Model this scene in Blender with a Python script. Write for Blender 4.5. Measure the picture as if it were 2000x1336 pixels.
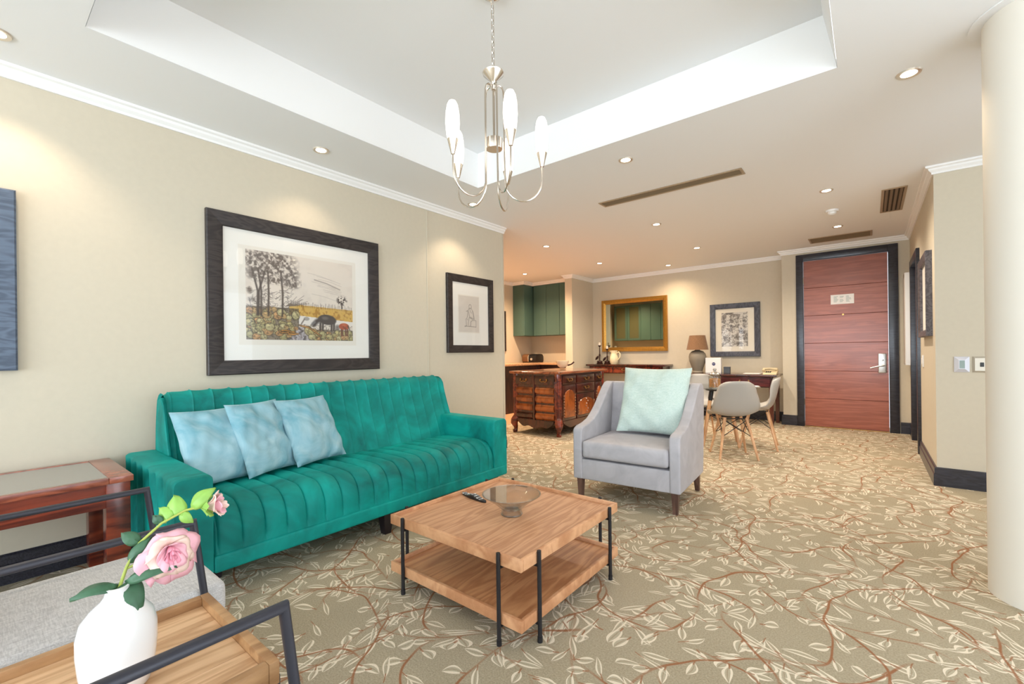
import bpy, bmesh, math, random
import numpy as np
from mathutils import Vector, Matrix, Euler
random.seed(7)
PI = math.pi
S = bpy.context.scene
for o in list(bpy.data.objects):
    bpy.data.objects.remove(o, do_unlink=True)
COL = S.collection

def lin(r, g, b):
    f = lambda c: (c/255/12.92) if c/255 <= .04045 else ((c/255+.055)/1.055)**2.4
    return (f(r), f(g), f(b), 1)

# ------------------------------------------------------------------ camera
FPX, PX, PY, ROLL, HC = 865., 1000., 690., .0124, 1.13
YAW = math.atan2(699, FPX)
fw = Vector((-math.sin(YAW), math.cos(YAW), 0)); rt = Vector((math.cos(YAW), math.sin(YAW), 0)); up = Vector((0, 0, 1))
cr, sr = math.cos(ROLL), math.sin(ROLL)
cd = bpy.data.cameras.new('camera'); cam = bpy.data.objects.new('camera', cd); COL.objects.link(cam)
cd.sensor_width = 36; cd.lens = 36*FPX/2000; cd.shift_y = (PY-668)/2000; cd.clip_start = .03
R_ = rt*cr-up*sr; U_ = rt*sr+up*cr
cam.matrix_world = Matrix(((R_.x, U_.x, -fw.x, 0), (R_.y, U_.y, -fw.y, 0), (R_.z, U_.z, -fw.z, HC), (0, 0, 0, 1)))
S.camera = cam

# ------------------------------------------------------------------ world, light, exposure
W = bpy.data.worlds.new('world'); S.world = W; W.use_nodes = True
bg = W.node_tree.nodes['Background']; bg.inputs[0].default_value = (.86, .93, 1, 1); bg.inputs[1].default_value = 2.0
def area(name, loc, direction, sx, sy, power, col):
    l = bpy.data.lights.new(name, 'AREA'); l.shape = 'RECTANGLE'; l.size = sx; l.size_y = sy; l.energy = power; l.color = col
    o = bpy.data.objects.new(name, l); COL.objects.link(o); o.location = loc
    o.rotation_euler = Vector(direction).to_track_quat('-Z', 'Z').to_euler(); return o
# daylight entering through the two window walls behind and beside the camera
area('daylight_rear', (-.4, -4.3, 1.15), (0, 1, .6), 5.6, 2.2, 205, (.78, .895, 1))
area('daylight_side', (2.72, .6, 1.15), (-1, 0, .7), 6.6, 2.2, 102, (.78, .895, 1))
S.view_settings.view_transform = 'Standard'; S.view_settings.look = 'None'
S.view_settings.exposure = .4; S.view_settings.gamma = 1; S.view_settings.use_curve_mapping = False

# ------------------------------------------------------------------ materials
MATS = {}
def newmat(name):
    m = bpy.data.materials.new(name); m.use_nodes = True
    nt = m.node_tree; return m, nt, nt.nodes['Principled BSDF']
def N(nt, t, **kw):
    n = nt.nodes.new(t)
    for k, v in kw.items():
        if k.startswith('i_'):
            key = k[2:]; n.inputs[int(key) if key.isdigit() else key].default_value = v
        else: setattr(n, k, v)
    return n
def ramp(nt, fac, stops):
    r = nt.nodes.new('ShaderNodeValToRGB'); e = r.color_ramp.elements
    while len(e) < len(stops): e.new(.5)
    for el, (p, c) in zip(e, stops): el.position = p; el.color = c
    nt.links.new(fac, r.inputs[0]); return r.outputs[0]
def mixc(nt, fac, a, b, mode='MIX'):
    m = N(nt, 'ShaderNodeMix', data_type='RGBA', blend_type=mode)
    for s, v in ((0, fac), (6, a), (7, b)):
        if hasattr(v, 'is_linked'): nt.links.new(v, m.inputs[s])
        else: m.inputs[s].default_value = v
    return m.outputs[2]
def mth(nt, op, a, b=None, c=None, clamp=False):
    m = N(nt, 'ShaderNodeMath', operation=op, use_clamp=clamp)
    for i, v in enumerate((a, b, c)):
        if v is None: continue
        if hasattr(v, 'is_linked'): nt.links.new(v, m.inputs[i])
        else: m.inputs[i].default_value = v
    return m.outputs[0]
def coords(nt, scale=(1, 1, 1), rot=(0, 0, 0)):
    t = nt.nodes.new('ShaderNodeTexCoord'); mp = N(nt, 'ShaderNodeMapping')
    mp.inputs['Scale'].default_value = scale; mp.inputs['Rotation'].default_value = rot
    nt.links.new(t.outputs['Object'], mp.inputs[0]); return mp.outputs[0]
def noise(nt, vec, scale, detail=3, rough=.5, dist=0):
    n = N(nt, 'ShaderNodeTexNoise'); n.inputs['Scale'].default_value = scale; n.inputs['Detail'].default_value = detail
    n.inputs['Roughness'].default_value = rough; n.inputs['Distortion'].default_value = dist
    nt.links.new(vec, n.inputs['Vector']); return n.outputs[0]
def bump(nt, b, h, strength, dist=.002):
    n = N(nt, 'ShaderNodeBump'); n.inputs['Strength'].default_value = strength; n.inputs['Distance'].default_value = dist
    nt.links.new(h, n.inputs['Height']); nt.links.new(n.outputs[0], b.inputs['Normal'])
def plain(name, c, rough=.5, metal=0, spec=.5, var=0, vs=8, bmp=0, bs=120, sheen=0, coat=0, trans=0, ior=1.45, emit=0, ecol=None):
    m, nt, b = newmat(name)
    b.inputs['Base Color'].default_value = c; b.inputs['Roughness'].default_value = rough; b.inputs['Metallic'].default_value = metal
    b.inputs['Specular IOR Level'].default_value = spec; b.inputs['IOR'].default_value = ior
    b.inputs['Transmission Weight'].default_value = trans; b.inputs['Coat Weight'].default_value = coat
    b.inputs['Coat Roughness'].default_value = .12
    if sheen: b.inputs['Sheen Weight'].default_value = sheen; b.inputs['Sheen Roughness'].default_value = .35; b.inputs['Sheen Tint'].default_value = c
    if var:
        v = coords(nt); f = noise(nt, v, vs, 4)
        d = tuple(x*(1-var) for x in c[:3])+(1,); l = tuple(min(1, x*(1+var)) for x in c[:3])+(1,)
        nt.links.new(ramp(nt, f, [(.3, d), (.7, l)]), b.inputs['Base Color'])
    if bmp:
        v = coords(nt); bump(nt, b, noise(nt, v, bs, 3), bmp)
    if emit:
        b.inputs['Emission Color'].default_value = ecol or c; b.inputs['Emission Strength'].default_value = emit
    MATS[name] = m; return m
def wood(name, c1, c2, stretch=(1, 14, 14), rough=.4, coat=0, rings=9, fine=1., spec=.5):
    m, nt, b = newmat(name); v = coords(nt, stretch)
    a = noise(nt, v, .9, 3, .55, .6)
    s = mth(nt, 'SINE', mth(nt, 'MULTIPLY', a, rings*6.28)); s = mth(nt, 'MULTIPLY_ADD', s, .5, .5)
    f = noise(nt, v, 7*fine, 6, .7)
    k = mth(nt, 'ADD', mth(nt, 'MULTIPLY', s, .42), mth(nt, 'MULTIPLY', f, .58))
    nt.links.new(ramp(nt, k, [(.25, c1), (.75, c2)]), b.inputs['Base Color'])
    b.inputs['Roughness'].default_value = rough; b.inputs['Coat Weight'].default_value = coat; b.inputs['Coat Roughness'].default_value = .15
    b.inputs['Specular IOR Level'].default_value = spec
    bump(nt, b, k, .12, .001); MATS[name] = m; return m
def velvet(name, c1, c2, sheen=.6, sc=5):
    m, nt, b = newmat(name); v = coords(nt); f = noise(nt, v, sc, 4, .6, .8)
    nt.links.new(ramp(nt, f, [(.3, c1), (.72, c2)]), b.inputs['Base Color'])
    b.inputs['Roughness'].default_value = .62; b.inputs['Specular IOR Level'].default_value = .25
    b.inputs['Sheen Weight'].default_value = sheen; b.inputs['Sheen Roughness'].default_value = .32; b.inputs['Sheen Tint'].default_value = (*[min(1, x*1.6) for x in c2[:3]], 1)
    bump(nt, b, noise(nt, v, 260, 2), .1, .001); MATS[name] = m; return m
def weave(name, c1, c2, sc=220, rough=.9):
    m, nt, b = newmat(name); v = coords(nt); v2 = coords(nt, (1, .12, 1)); v3 = coords(nt, (.12, 1, 1))
    f = mth(nt, 'MULTIPLY_ADD', noise(nt, v2, sc, 3), .5, mth(nt, 'MULTIPLY', noise(nt, v3, sc, 3), .5))
    nt.links.new(ramp(nt, f, [(.38, c1), (.62, c2)]), b.inputs['Base Color']); b.inputs['Roughness'].default_value = rough
    b.inputs['Specular IOR Level'].default_value = .15; b.inputs['Sheen Weight'].default_value = .15
    bump(nt, b, f, .35, .002); MATS[name] = m; return m
def paneglass(name, refl=.03, tint=(1, 1, 1, 1), pw=5.):
    m = bpy.data.materials.new(name); m.use_nodes = True; nt = m.node_tree; nt.nodes.clear()
    t = N(nt, 'ShaderNodeBsdfTransparent'); g = N(nt, 'ShaderNodeBsdfGlossy'); g.inputs['Roughness'].default_value = .02
    lw = N(nt, 'ShaderNodeLayerWeight'); lw.inputs[0].default_value = .5; mx = N(nt, 'ShaderNodeMixShader'); o = N(nt, 'ShaderNodeOutputMaterial')
    k = mth(nt, 'MULTIPLY_ADD', mth(nt, 'POWER', lw.outputs['Facing'], pw), .9, refl)
    t.inputs[0].default_value = tint
    nt.links.new(k, mx.inputs[0]); nt.links.new(t.outputs[0], mx.inputs[1]); nt.links.new(g.outputs[0], mx.inputs[2]); nt.links.new(mx.outputs[0], o.inputs[0])
    MATS[name] = m; return m
def carpet():
    m, nt, b = newmat('carpet'); L = nt.links
    t = nt.nodes.new('ShaderNodeTexCoord'); P = t.outputs['Object']
    wn = N(nt, 'ShaderNodeTexNoise'); wn.inputs['Scale'].default_value = 3.; wn.inputs['Detail'].default_value = 1; L.new(P, wn.inputs['Vector'])
    wv = N(nt, 'ShaderNodeVectorMath', operation='MULTIPLY_ADD'); L.new(wn.outputs['Color'], wv.inputs[0]); wv.inputs[1].default_value = (.16, .16, 0); L.new(P, wv.inputs[2])
    Pw = wv.outputs[0]
    base = ramp(nt, noise(nt, P, 1.3, 3), [(.3, lin(156, 144, 120)), (.7, lin(174, 162, 139))])
    tuft = noise(nt, P, 160, 2); base = mixc(nt, .35, base, ramp(nt, tuft, [(.3, lin(124, 111, 88)), (.7, lin(192, 181, 157))]))
    # three families of waving rust stems, cream-edged leaves set alternately along each stem
    out = base; stem = None
    for i, (rot, Lw, A, Pd, d, off) in enumerate(((.45, .95, .105, .35, .062, 0.), (1.35, .80, .10, .34, .064, 3.3), (2.05, 1.1, .11, .36, .060, 7.9), (2.85, .9, .10, .34, .062, 12.7))):
        mp = N(nt, 'ShaderNodeMapping'); mp.inputs['Location'].default_value = (off, off*.37, 0); mp.inputs['Rotation'].default_value = (0, 0, rot); L.new(Pw, mp.inputs[0])
        sp = N(nt, 'ShaderNodeSeparateXYZ'); L.new(mp.outputs[0], sp.inputs[0]); u, v = sp.outputs[0], sp.outputs[1]
        row = mth(nt, 'FLOOR', mth(nt, 'MULTIPLY_ADD', v, 1/Pd, .5)); vr = mth(nt, 'SUBTRACT', v, mth(nt, 'MULTIPLY', row, Pd))
        ph = mth(nt, 'MULTIPLY_ADD', u, 6.2832/Lw, mth(nt, 'MULTIPLY', row, 2.13))
        dv = mth(nt, 'SUBTRACT', vr, mth(nt, 'MULTIPLY', mth(nt, 'SINE', ph), A)); sl = mth(nt, 'MULTIPLY', mth(nt, 'COSINE', ph), A*6.2832/Lw)
        q = mth(nt, 'SQRT', mth(nt, 'MULTIPLY_ADD', sl, sl, 1.)); n = mth(nt, 'DIVIDE', dv, q); an = mth(nt, 'ABSOLUTE', n)
        s = mth(nt, 'SUBTRACT', 1.7, mth(nt, 'DIVIDE', an, .0036), clamp=True)
        s = mth(nt, 'MULTIPLY', s, mth(nt, 'MULTIPLY_ADD', noise(nt, mp.outputs[0], 2.6, 0), 5., -1.9, clamp=True))
        sg = mth(nt, 'SIGN', n)
        uu = mth(nt, 'ADD', mth(nt, 'MULTIPLY_ADD', sg, d*.5, u), mth(nt, 'MULTIPLY', row, .031)); cell = mth(nt, 'FLOOR', mth(nt, 'DIVIDE', uu, 2*d)); du = mth(nt, 'SUBTRACT', uu, mth(nt, 'MULTIPLY', cell, 2*d))
        wn2 = N(nt, 'ShaderNodeTexWhiteNoise', noise_dimensions='3D'); cx3 = N(nt, 'ShaderNodeCombineXYZ'); L.new(cell, cx3.inputs[0]); L.new(row, cx3.inputs[1]); L.new(sg, cx3.inputs[2]); L.new(cx3.outputs[0], wn2.inputs['Vector'])
        rs = N(nt, 'ShaderNodeSeparateColor'); L.new(wn2.outputs['Color'], rs.inputs[0]); r1, r2, r3 = rs.outputs
        t_ = mth(nt, 'MULTIPLY', du, q); al = mth(nt, 'MULTIPLY_ADD', r1, .8, .45); ca, sa = mth(nt, 'COSINE', al), mth(nt, 'SINE', al)
        a_ = mth(nt, 'ADD', mth(nt, 'MULTIPLY', t_, ca), mth(nt, 'MULTIPLY', an, sa)); b_ = mth(nt, 'SUBTRACT', mth(nt, 'MULTIPLY', an, ca), mth(nt, 'MULTIPLY', t_, sa))
        ln = mth(nt, 'MULTIPLY_ADD', r2, .04, .066)
        ex = mth(nt, 'SUBTRACT', mth(nt, 'DIVIDE', mth(nt, 'SUBTRACT', a_, .016), mth(nt, 'MULTIPLY', ln, .5)), 1.)
        bc = mth(nt, 'ADD', b_, mth(nt, 'MULTIPLY', mth(nt, 'SUBTRACT', mth(nt, 'MULTIPLY', ex, ex), 1.), mth(nt, 'MULTIPLY_ADD', r3, .02, -.008)))
        ey = mth(nt, 'DIVIDE', bc, .0165)
        # stalk from the stem to the leaf
        stk = mth(nt, 'MULTIPLY', mth(nt, 'SUBTRACT', 1.6, mth(nt, 'DIVIDE', mth(nt, 'ABSOLUTE', b_), .0026), clamp=True), mth(nt, 'MULTIPLY', mth(nt, 'GREATER_THAN', a_, 0.), mth(nt, 'LESS_THAN', a_, .03)))
        s = mth(nt, 'MAXIMUM', s, mth(nt, 'MULTIPLY', stk, .9)); stem = s if stem is None else mth(nt, 'MAXIMUM', stem, s)
        prof = mth(nt, 'SUBTRACT', 1, mth(nt, 'MULTIPLY', ex, ex), clamp=True)
        e = mth(nt, 'DIVIDE', mth(nt, 'ABSOLUTE', ey), mth(nt, 'ADD', prof, .03))
        inside = mth(nt, 'MULTIPLY', mth(nt, 'LESS_THAN', e, 1.), mth(nt, 'LESS_THAN', mth(nt, 'ABSOLUTE', ex), 1.))
        rim = mth(nt, 'MULTIPLY', inside, mth(nt, 'GREATER_THAN', mth(nt, 'MULTIPLY_ADD', ey, mth(nt, 'MULTIPLY_ADD', r1, .6, -.3), e), .5))
        rib = mth(nt, 'MULTIPLY', inside, mth(nt, 'LESS_THAN', e, .11))
        out = mixc(nt, mth(nt, 'MULTIPLY', inside, .6), out, lin(182, 173, 150))
        out = mixc(nt, mth(nt, 'MULTIPLY', rim, .88), out, lin(226, 213, 191))
        out = mixc(nt, mth(nt, 'MULTIPLY', rib, .4), out, lin(136, 106, 78))
    out = mixc(nt, mth(nt, 'MULTIPLY', stem, .82), out, lin(144, 88, 54))
    L.new(out, b.inputs['Base Color']); b.inputs['Roughness'].default_value = 1.; b.inputs['Specular IOR Level'].default_value = .02
    bump(nt, b, tuft, .5, .004); MATS['carpet'] = m; return m
def vcol(name, rough=.6):
    m, nt, b = newmat(name); a = N(nt, 'ShaderNodeVertexColor', layer_name='paint'); nt.links.new(a.outputs[0], b.inputs['Base Color'])
    b.inputs['Roughness'].default_value = rough; MATS[name] = m; return m

WALL = plain('wall_paper', lin(208, 198, 178), .75, spec=.25, var=.015, vs=30, bmp=.06, bs=300)
WHITE = plain('white_paint', lin(240, 240, 240), .65, spec=.3)
CORN = plain('cornice_white', lin(244, 243, 241), .5)
COLM = plain('column_paint', lin(232, 226, 214), .6, spec=.3)
SKIRT = wood('skirting_stain', lin(24, 25, 34), lin(46, 46, 58), (2, 20, 20), .35, coat=.3)
CARPET = carpet()
DOORW = wood('door_veneer', lin(146, 78, 56), lin(172, 98, 74), (1.2, 14, 16), .34, coat=.35, rings=4)
FRAMEBLK = wood('black_frame', lin(36, 30, 30), lin(58, 50, 48), (9, 2, 9), .45)
FRAMEBLU = wood('blue_frame', lin(66, 78, 96), lin(92, 106, 126), (9, 2, 9), .5)
MATB = plain('mount_board', lin(238, 235, 228), .8, var=.01)
SILVER = plain('brushed_silver', lin(206, 204, 200), .28, 1, bmp=.05, bs=400)
CHROME = plain('chrome', lin(225, 225, 225), .08, 1)
BRASSN = plain('satin_nickel', lin(214, 204, 192), .2, 1)
BRASS = plain('antique_brass', lin(190, 150, 90), .3, 1)
GOLD = plain('gilt_gold', lin(196, 146, 70), .32, .85, var=.12, vs=40, bmp=.1, bs=120)
TUBEK = plain('powder_black', lin(58, 58, 66), .42, .2, bmp=.08, bs=500)
IRON = plain('black_iron', lin(40, 38, 40), .5, .3, bmp=.05, bs=400)
OAK = wood('oak_top', lin(178, 126, 90), lin(206, 156, 118), (10, 1.1, 10), .42, rings=8)
OAKL = wood('oak_shelf', lin(172, 116, 76), lin(204, 150, 104), (10, 1.1, 10), .45, rings=7)
OAKR = wood('oak_rim', lin(184, 128, 88), lin(216, 164, 122), (6, 6, 6), .45, rings=3)
TEAK = wood('tray_wood', lin(190, 146, 104), lin(224, 184, 142), (12, 1.2, 12), .5, rings=6)
TEAKR = wood('tray_rim_wood', lin(150, 108, 68), lin(196, 152, 106), (8, 2, 8), .5, rings=4)
MAHOG = wood('mahogany', lin(78, 26, 18), lin(140, 58, 36), (8, 1.2, 8), .25, coat=.5, rings=5)
MAHOGD = wood('dark_mahogany', lin(44, 18, 14), lin(82, 34, 24), (5, 5, 1), .22, coat=.6, rings=4)
MAHOGH = wood('honey_mahogany', lin(116, 56, 22), lin(176, 92, 36), (3, 3, 2), .2, coat=.6, rings=4)
WALNUT = wood('walnut_leg', lin(74, 50, 42), lin(112, 82, 70), (14, 14, 2), .4, rings=4)
BEECH = wood('beech_dowel', lin(196, 146, 104), lin(226, 180, 138), (14, 14, 2), .45, rings=3)
DKLEG = plain('dark_plum_leg', lin(34, 26, 30), .35)
GREENV = velvet('emerald_velvet', lin(0, 98, 92), lin(3, 158, 147), .34, 3.2)
BLUEV = velvet('powder_blue_velvet', lin(100, 158, 174), lin(176, 206, 214), .3, 5)
MINT = weave('mint_linen', lin(186, 207, 199), lin(206, 221, 214), 160)
GREYF = velvet('dove_grey_suede', lin(166, 163, 167), lin(186, 183, 187), .2, 6)
LINEN = weave('grey_linen', lin(184, 181, 180), lin(218, 215, 213), 320)
SHELLG = plain('grey_plastic', lin(176, 172, 166), .38, spec=.4)
GLASS = paneglass('clear_glass', .12, (.93, .96, .95, 1))
BOWLG = paneglass('bowl_glass', .07, (.97, .985, .98, 1), 3.)
PANE = paneglass('pane_glass')
SAGE = plain('sage_green_paint', lin(76, 104, 96), .4, var=.02)
GRANITE = plain('pink_granite', lin(196, 150, 112), .2, var=.35, vs=60, coat=.3)
TILE = plain('peach_tile', lin(214, 158, 118), .35, var=.06, vs=5)
CERAM = plain('white_ceramic', lin(244, 243, 242), .16, coat=.4, spec=.5)
CREAM = plain('cream_ceramic', lin(236, 222, 186), .25, coat=.3)
TAUPE = plain('taupe_ceramic', lin(140, 130, 114), .6, var=.05)
SHADEB = weave('brown_lamp_shade', lin(120, 88, 62), lin(150, 114, 84), 200)
OPAL = plain('opal_glass', lin(250, 250, 250), .3, emit=1.6, ecol=lin(255, 244, 230))
GLOW = plain('lamp_lens', (1, 1, 1, 1), .4, emit=14, ecol=lin(255, 238, 212))
LENSW = plain('downlight_trim', lin(216, 206, 192), .35, .6)
VENTM = plain('vent_metal', lin(178, 158, 132), .4, .3)
VENTS = plain('vent_slat', lin(128, 112, 90), .5, .2)
VENTD = plain('vent_dark', lin(60, 50, 38), .8)
PLASTW = plain('white_plastic', lin(236, 236, 234), .4)
PLASTK = plain('black_plastic', lin(22, 22, 24), .28)
BTN = plain('grey_button', lin(170, 172, 176), .5)
LCD = plain('grey_lcd', lin(150, 168, 164), .3)
PAPER = plain('card_paper', lin(240, 238, 236), .6)
NAVY = plain('navy_print', lin(24, 34, 96), .6)
IVORY = plain('ivory_plastic', lin(214, 196, 158), .45)
SLATE = plain('slate_box', lin(82, 88, 96), .5)
CANDLE = plain('candle_wax', lin(240, 230, 214), .5)
BRONZE = plain('dark_bronze', lin(58, 32, 26), .4, .3)
STEMG = plain('stem_green', lin(166, 178, 84), .5)
LEAFG = plain('leaf_green', lin(66, 104, 76), .45, var=.15, vs=40)
LEAFL = plain('leaf_light', lin(142, 186, 84), .45, var=.12, vs=40)
PETAL = plain('petal_pink', lin(244, 184, 196), .55, var=.08, vs=25, sheen=.2)
PETALD = plain('petal_deep', lin(240, 156, 176), .55, var=.08, vs=25, sheen=.2)
PETALC = plain('petal_cream', lin(246, 214, 200), .55, var=.1, vs=25)
AMBER = plain('amber_biscuits', lin(206, 132, 62), .6, var=.3, vs=60)
MIRROR = plain('mirror_glass', lin(205, 214, 205), .01, 1)
PAINT = vcol('print_ink')

# ------------------------------------------------------------------ mesh helpers
class B:
    def __init__(s): s.bm = bmesh.new()
    def box(s, x0, x1, y0, y1, z0, z1, bev=0, seg=2, M=None):
        b = bmesh.new()
        vs = [b.verts.new((x, y, z)) for x in (x0, x1) for y in (y0, y1) for z in (z0, z1)]
        for f in ((0, 1, 3, 2), (4, 6, 7, 5), (0, 4, 5, 1), (2, 3, 7, 6), (0, 2, 6, 4), (1, 5, 7, 3)): b.faces.new([vs[i] for i in f])
        if bev: bmesh.ops.bevel(b, geom=b.edges[:], offset=bev, segments=seg, affect='EDGES', profile=.6)
        return s._merge(b, M)
    def _merge(s, b, M=None):
        if M is not None: bmesh.ops.transform(b, matrix=M, verts=b.verts)
        bmesh.ops.recalc_face_normals(b, faces=b.faces)
        off = len(s.bm.verts); nv = [s.bm.verts.new(v.co) for v in b.verts]
        for i, v in enumerate(b.verts): v.index = i
        for f in b.faces:
            try: s.bm.faces.new([nv[v.index] for v in f.verts])
            except ValueError: pass
        b.free(); return s
    def tube(s, pts, r, n=10, closed=False, cap=True):
        pts = [Vector(p) for p in pts]; rr = r if isinstance(r, (list, tuple)) else [r]*len(pts)
        b = bmesh.new(); rings = []; L = len(pts); prev = None
        for i, p in enumerate(pts):
            if closed: t = (pts[(i+1) % L]-pts[i-1]).normalized()
            else: t = ((pts[i+1]-p).normalized() if i < L-1 else Vector()) + ((p-pts[i-1]).normalized() if i else Vector()); t.normalize()
            if prev is None:
                a = Vector((0, 0, 1)) if abs(t.z) < .9 else Vector((1, 0, 0)); u = t.cross(a).normalized()
            else: u = (prev-t*prev.dot(t)).normalized()
            prev = u; w = t.cross(u)
            k = 1.
            if 0 < i < L-1 and not closed:
                d = (pts[i+1]-p).normalized().dot((p-pts[i-1]).normalized()); k = min(1.5, 1/max(.5, math.sqrt((1+d)/2)))
            rings.append([b.verts.new(p+(u*math.cos(2*PI*j/n)+w*math.sin(2*PI*j/n))*rr[i]*k) for j in range(n)])
        for i in range(L if closed else L-1):
            A, Bq = rings[i], rings[(i+1) % L]
            for j in range(n): b.faces.new((A[j], A[(j+1) % n], Bq[(j+1) % n], Bq[j]))
        if cap and not closed: b.faces.new(rings[0][::-1]); b.faces.new(rings[-1])
        return s._merge(b)
    def lathe(s, prof, n=24, c=(0, 0, 0), sx=1, sy=1, M=None):
        b = bmesh.new(); rings = []
        for r, z in prof:
            if r < 1e-5: rings.append([b.verts.new((c[0], c[1], c[2]+z))])
            else: rings.append([b.verts.new((c[0]+r*sx*math.cos(2*PI*j/n), c[1]+r*sy*math.sin(2*PI*j/n), c[2]+z)) for j in range(n)])
        for A, Q in zip(rings, rings[1:]):
            for j in range(n):
                k = (j+1) % n
                if len(A) == 1 and len(Q) == 1: continue
                if len(A) == 1: b.faces.new((A[0], Q[k], Q[j]))
                elif len(Q) == 1: b.faces.new((A[j], A[k], Q[0]))
                else: b.faces.new((A[j], A[k], Q[k], Q[j]))
        for R in (rings[0], rings[-1]):
            if len(R) > 1 and prof[0] != prof[-1]:
                try: b.faces.new(R)
                except ValueError: pass
        return s._merge(b, M)
    def prism(s, poly, axis, a0, a1, bev=0, seg=2, M=None):
        """poly: 2D points in the two other axes (order xyz), extruded along axis from a0 to a1"""
        def mk(p, a):
            q = list(p); q.insert(axis, a); return q
        b = bmesh.new(); lo = [b.verts.new(mk(p, a0)) for p in poly]; hi = [b.verts.new(mk(p, a1)) for p in poly]
        n = len(poly)
        for i in range(n): b.faces.new((lo[i], lo[(i+1) % n], hi[(i+1) % n], hi[i]))
        b.faces.new(lo[::-1]); b.faces.new(hi)
        bmesh.ops.recalc_face_normals(b, faces=b.faces)
        if bev: bmesh.ops.bevel(b, geom=b.edges[:], offset=bev, segments=seg, affect='EDGES', profile=.6)
        return s._merge(b, M)
    def grid(s, fn, nu, nv, closeu=False, capv=False, M=None):
        """fn(i,j) -> point, i in 0..nu (or nu-1 if closed), j in 0..nv"""
        b = bmesh.new(); NU = nu if closeu else nu+1
        V = [[b.verts.new(fn(i, j)) for j in range(nv+1)] for i in range(NU)]
        for i in range(nu):
            for j in range(nv):
                A = V[i]; Q = V[(i+1) % NU]; b.faces.new((A[j], Q[j], Q[j+1], A[j+1]))
        if capv: b.faces.new([V[i][0] for i in range(NU)]); b.faces.new([V[i][nv] for i in range(NU)])
        return s._merge(b, M)
    def rings(s, loops, closed_loop=True, cap=True):
        """skin a list of equally long closed loops"""
        b = bmesh.new(); R = [[b.verts.new(p) for p in l] for l in loops]; n = len(loops[0])
        for A, Q in zip(R, R[1:]):
            for j in range(n): b.faces.new((A[j], A[(j+1) % n], Q[(j+1) % n], Q[j]))
        if cap: b.faces.new(R[0][::-1]); b.faces.new(R[-1])
        return s._merge(b)

def rootloc(o):
    while o.parent: o = o.parent
    return o.location
def obj(name, b, mat, parent=None, world=True, smooth=35, kind=None, solid=0, sub=0):
    bm = b.bm if isinstance(b, B) else b
    me = bpy.data.meshes.new(name)
    if parent is not None and world:
        bmesh.ops.translate(bm, verts=bm.verts, vec=-Vector(rootloc(parent)))
    bm.to_mesh(me); bm.free()
    if smooth:
        me.polygons.foreach_set('use_smooth', [True]*len(me.polygons)); me.set_sharp_from_angle(angle=math.radians(smooth))
    me.materials.append(mat)
    o = bpy.data.objects.new(name, me); COL.objects.link(o)
    if parent is not None: o.parent = parent
    if kind: o['kind'] = kind
    if solid:
        m = o.modifiers.new('thickness', 'SOLIDIFY'); m.thickness = solid; m.offset = 0
    if sub:
        m = o.modifiers.new('smooth', 'SUBSURF'); m.levels = sub; m.render_levels = sub
    return o
def thing(name, label, cat, loc=(0, 0, 0), rotz=0, group=None):
    o = bpy.data.objects.new(name, None); COL.objects.link(o); o.empty_display_size = .1
    o.location = loc; o.rotation_euler = (0, 0, rotz); tag(o, label, cat, group); return o
def tag(o, label, cat, group=None):
    o['label'] = label; o['category'] = cat
    if group: o['group'] = group
    return o
def single(name, b, mat, label, cat, loc, group=None, **kw):
    """a thing that is one mesh: authored in world space, origin moved to loc"""
    bm = b.bm; bmesh.ops.translate(bm, verts=bm.verts, vec=-Vector(loc))
    o = obj(name, b, mat, None, **kw); o.location = loc; return tag(o, label, cat, group)
def copytree(o, parent=None):
    c = o.copy(); COL.objects.link(c)
    if parent is not None: c.parent = parent
    for ch in list(o.children): copytree(ch, c)
    return c
def struct(name, b, mat, parent=None, **kw):
    o = obj(name, b, mat, parent, world=False, **kw)
    if parent is None: o['kind'] = 'structure'
    return o

# ================================================================== the setting
ZC, ZT = 2.622, 2.928                       # ceiling, recessed tray
XL, YD, YB, XR, YR = -3.4, 7.815, 8.15, .42, 5.03
XK, YK0 = -5.9, 3.98                        # kitchen: left wall, near wall
struct('floor', B().box(-3.6, 3, -4.7, 8.3, -.05, 0).box(-4.5, -3.6, 3.9, 8.3, -.05, 0), CARPET, smooth=0)
kf = struct('floor_kitchen', B().box(-6.1, -4.5, 3.9, 8.3, -.06, -.006), plain('tile_grout', lin(168, 128, 100), .8), smooth=0)
b0 = None
for i in range(4):
    for j in range(11):
        x = -6.1+i*.4; y = 3.9+j*.4
        if b0 is None: b0 = struct('tile', B().box(.004, .396, .004, .396, 0, .012, .002, 1), TILE, kf); t = b0
        else: t = b0.copy(); COL.objects.link(t)
        t.location = (x, y, -.012)
# ceiling with the recessed square tray
TX0, TX1, TY0, TY1 = -2.73, -.12, .354, 2.92
c = B(); cz = ZC
for r in ((-6.1, 3, -4.7, TY0), (-6.1, 3, TY1, 8.3), (-6.1, TX0, TY0, TY1), (TX1, 3, TY0, TY1)): c.box(*r, cz, cz+.05)
struct('ceiling', c, WHITE, smooth=0)
g_ = .0015; lo = [(TX0+g_, TY0+g_, ZC), (TX1-g_, TY0+g_, ZC), (TX1-g_, TY1-g_, ZC), (TX0+g_, TY1-g_, ZC)]
hi = [(TX0+g_, TY0+.04, ZT), (TX1-.06, TY0+.04, ZT), (TX1-.06, TY1-g_, ZT), (TX0+g_, TY1-g_, ZT)]
t = B()
for i in range(4):
    j = (i+1) % 4; v = [t.bm.verts.new(p) for p in (lo[i], lo[j], hi[j], hi[i])]; t.bm.faces.new(v)
tray = struct('ceiling_tray', t, CORN, smooth=0)
struct('ceiling_tray_top', B().box(TX0-.05, TX1+.05, TY0-.05, TY1+.05, ZT, ZT+.05), WHITE, tray, smooth=0)
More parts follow.
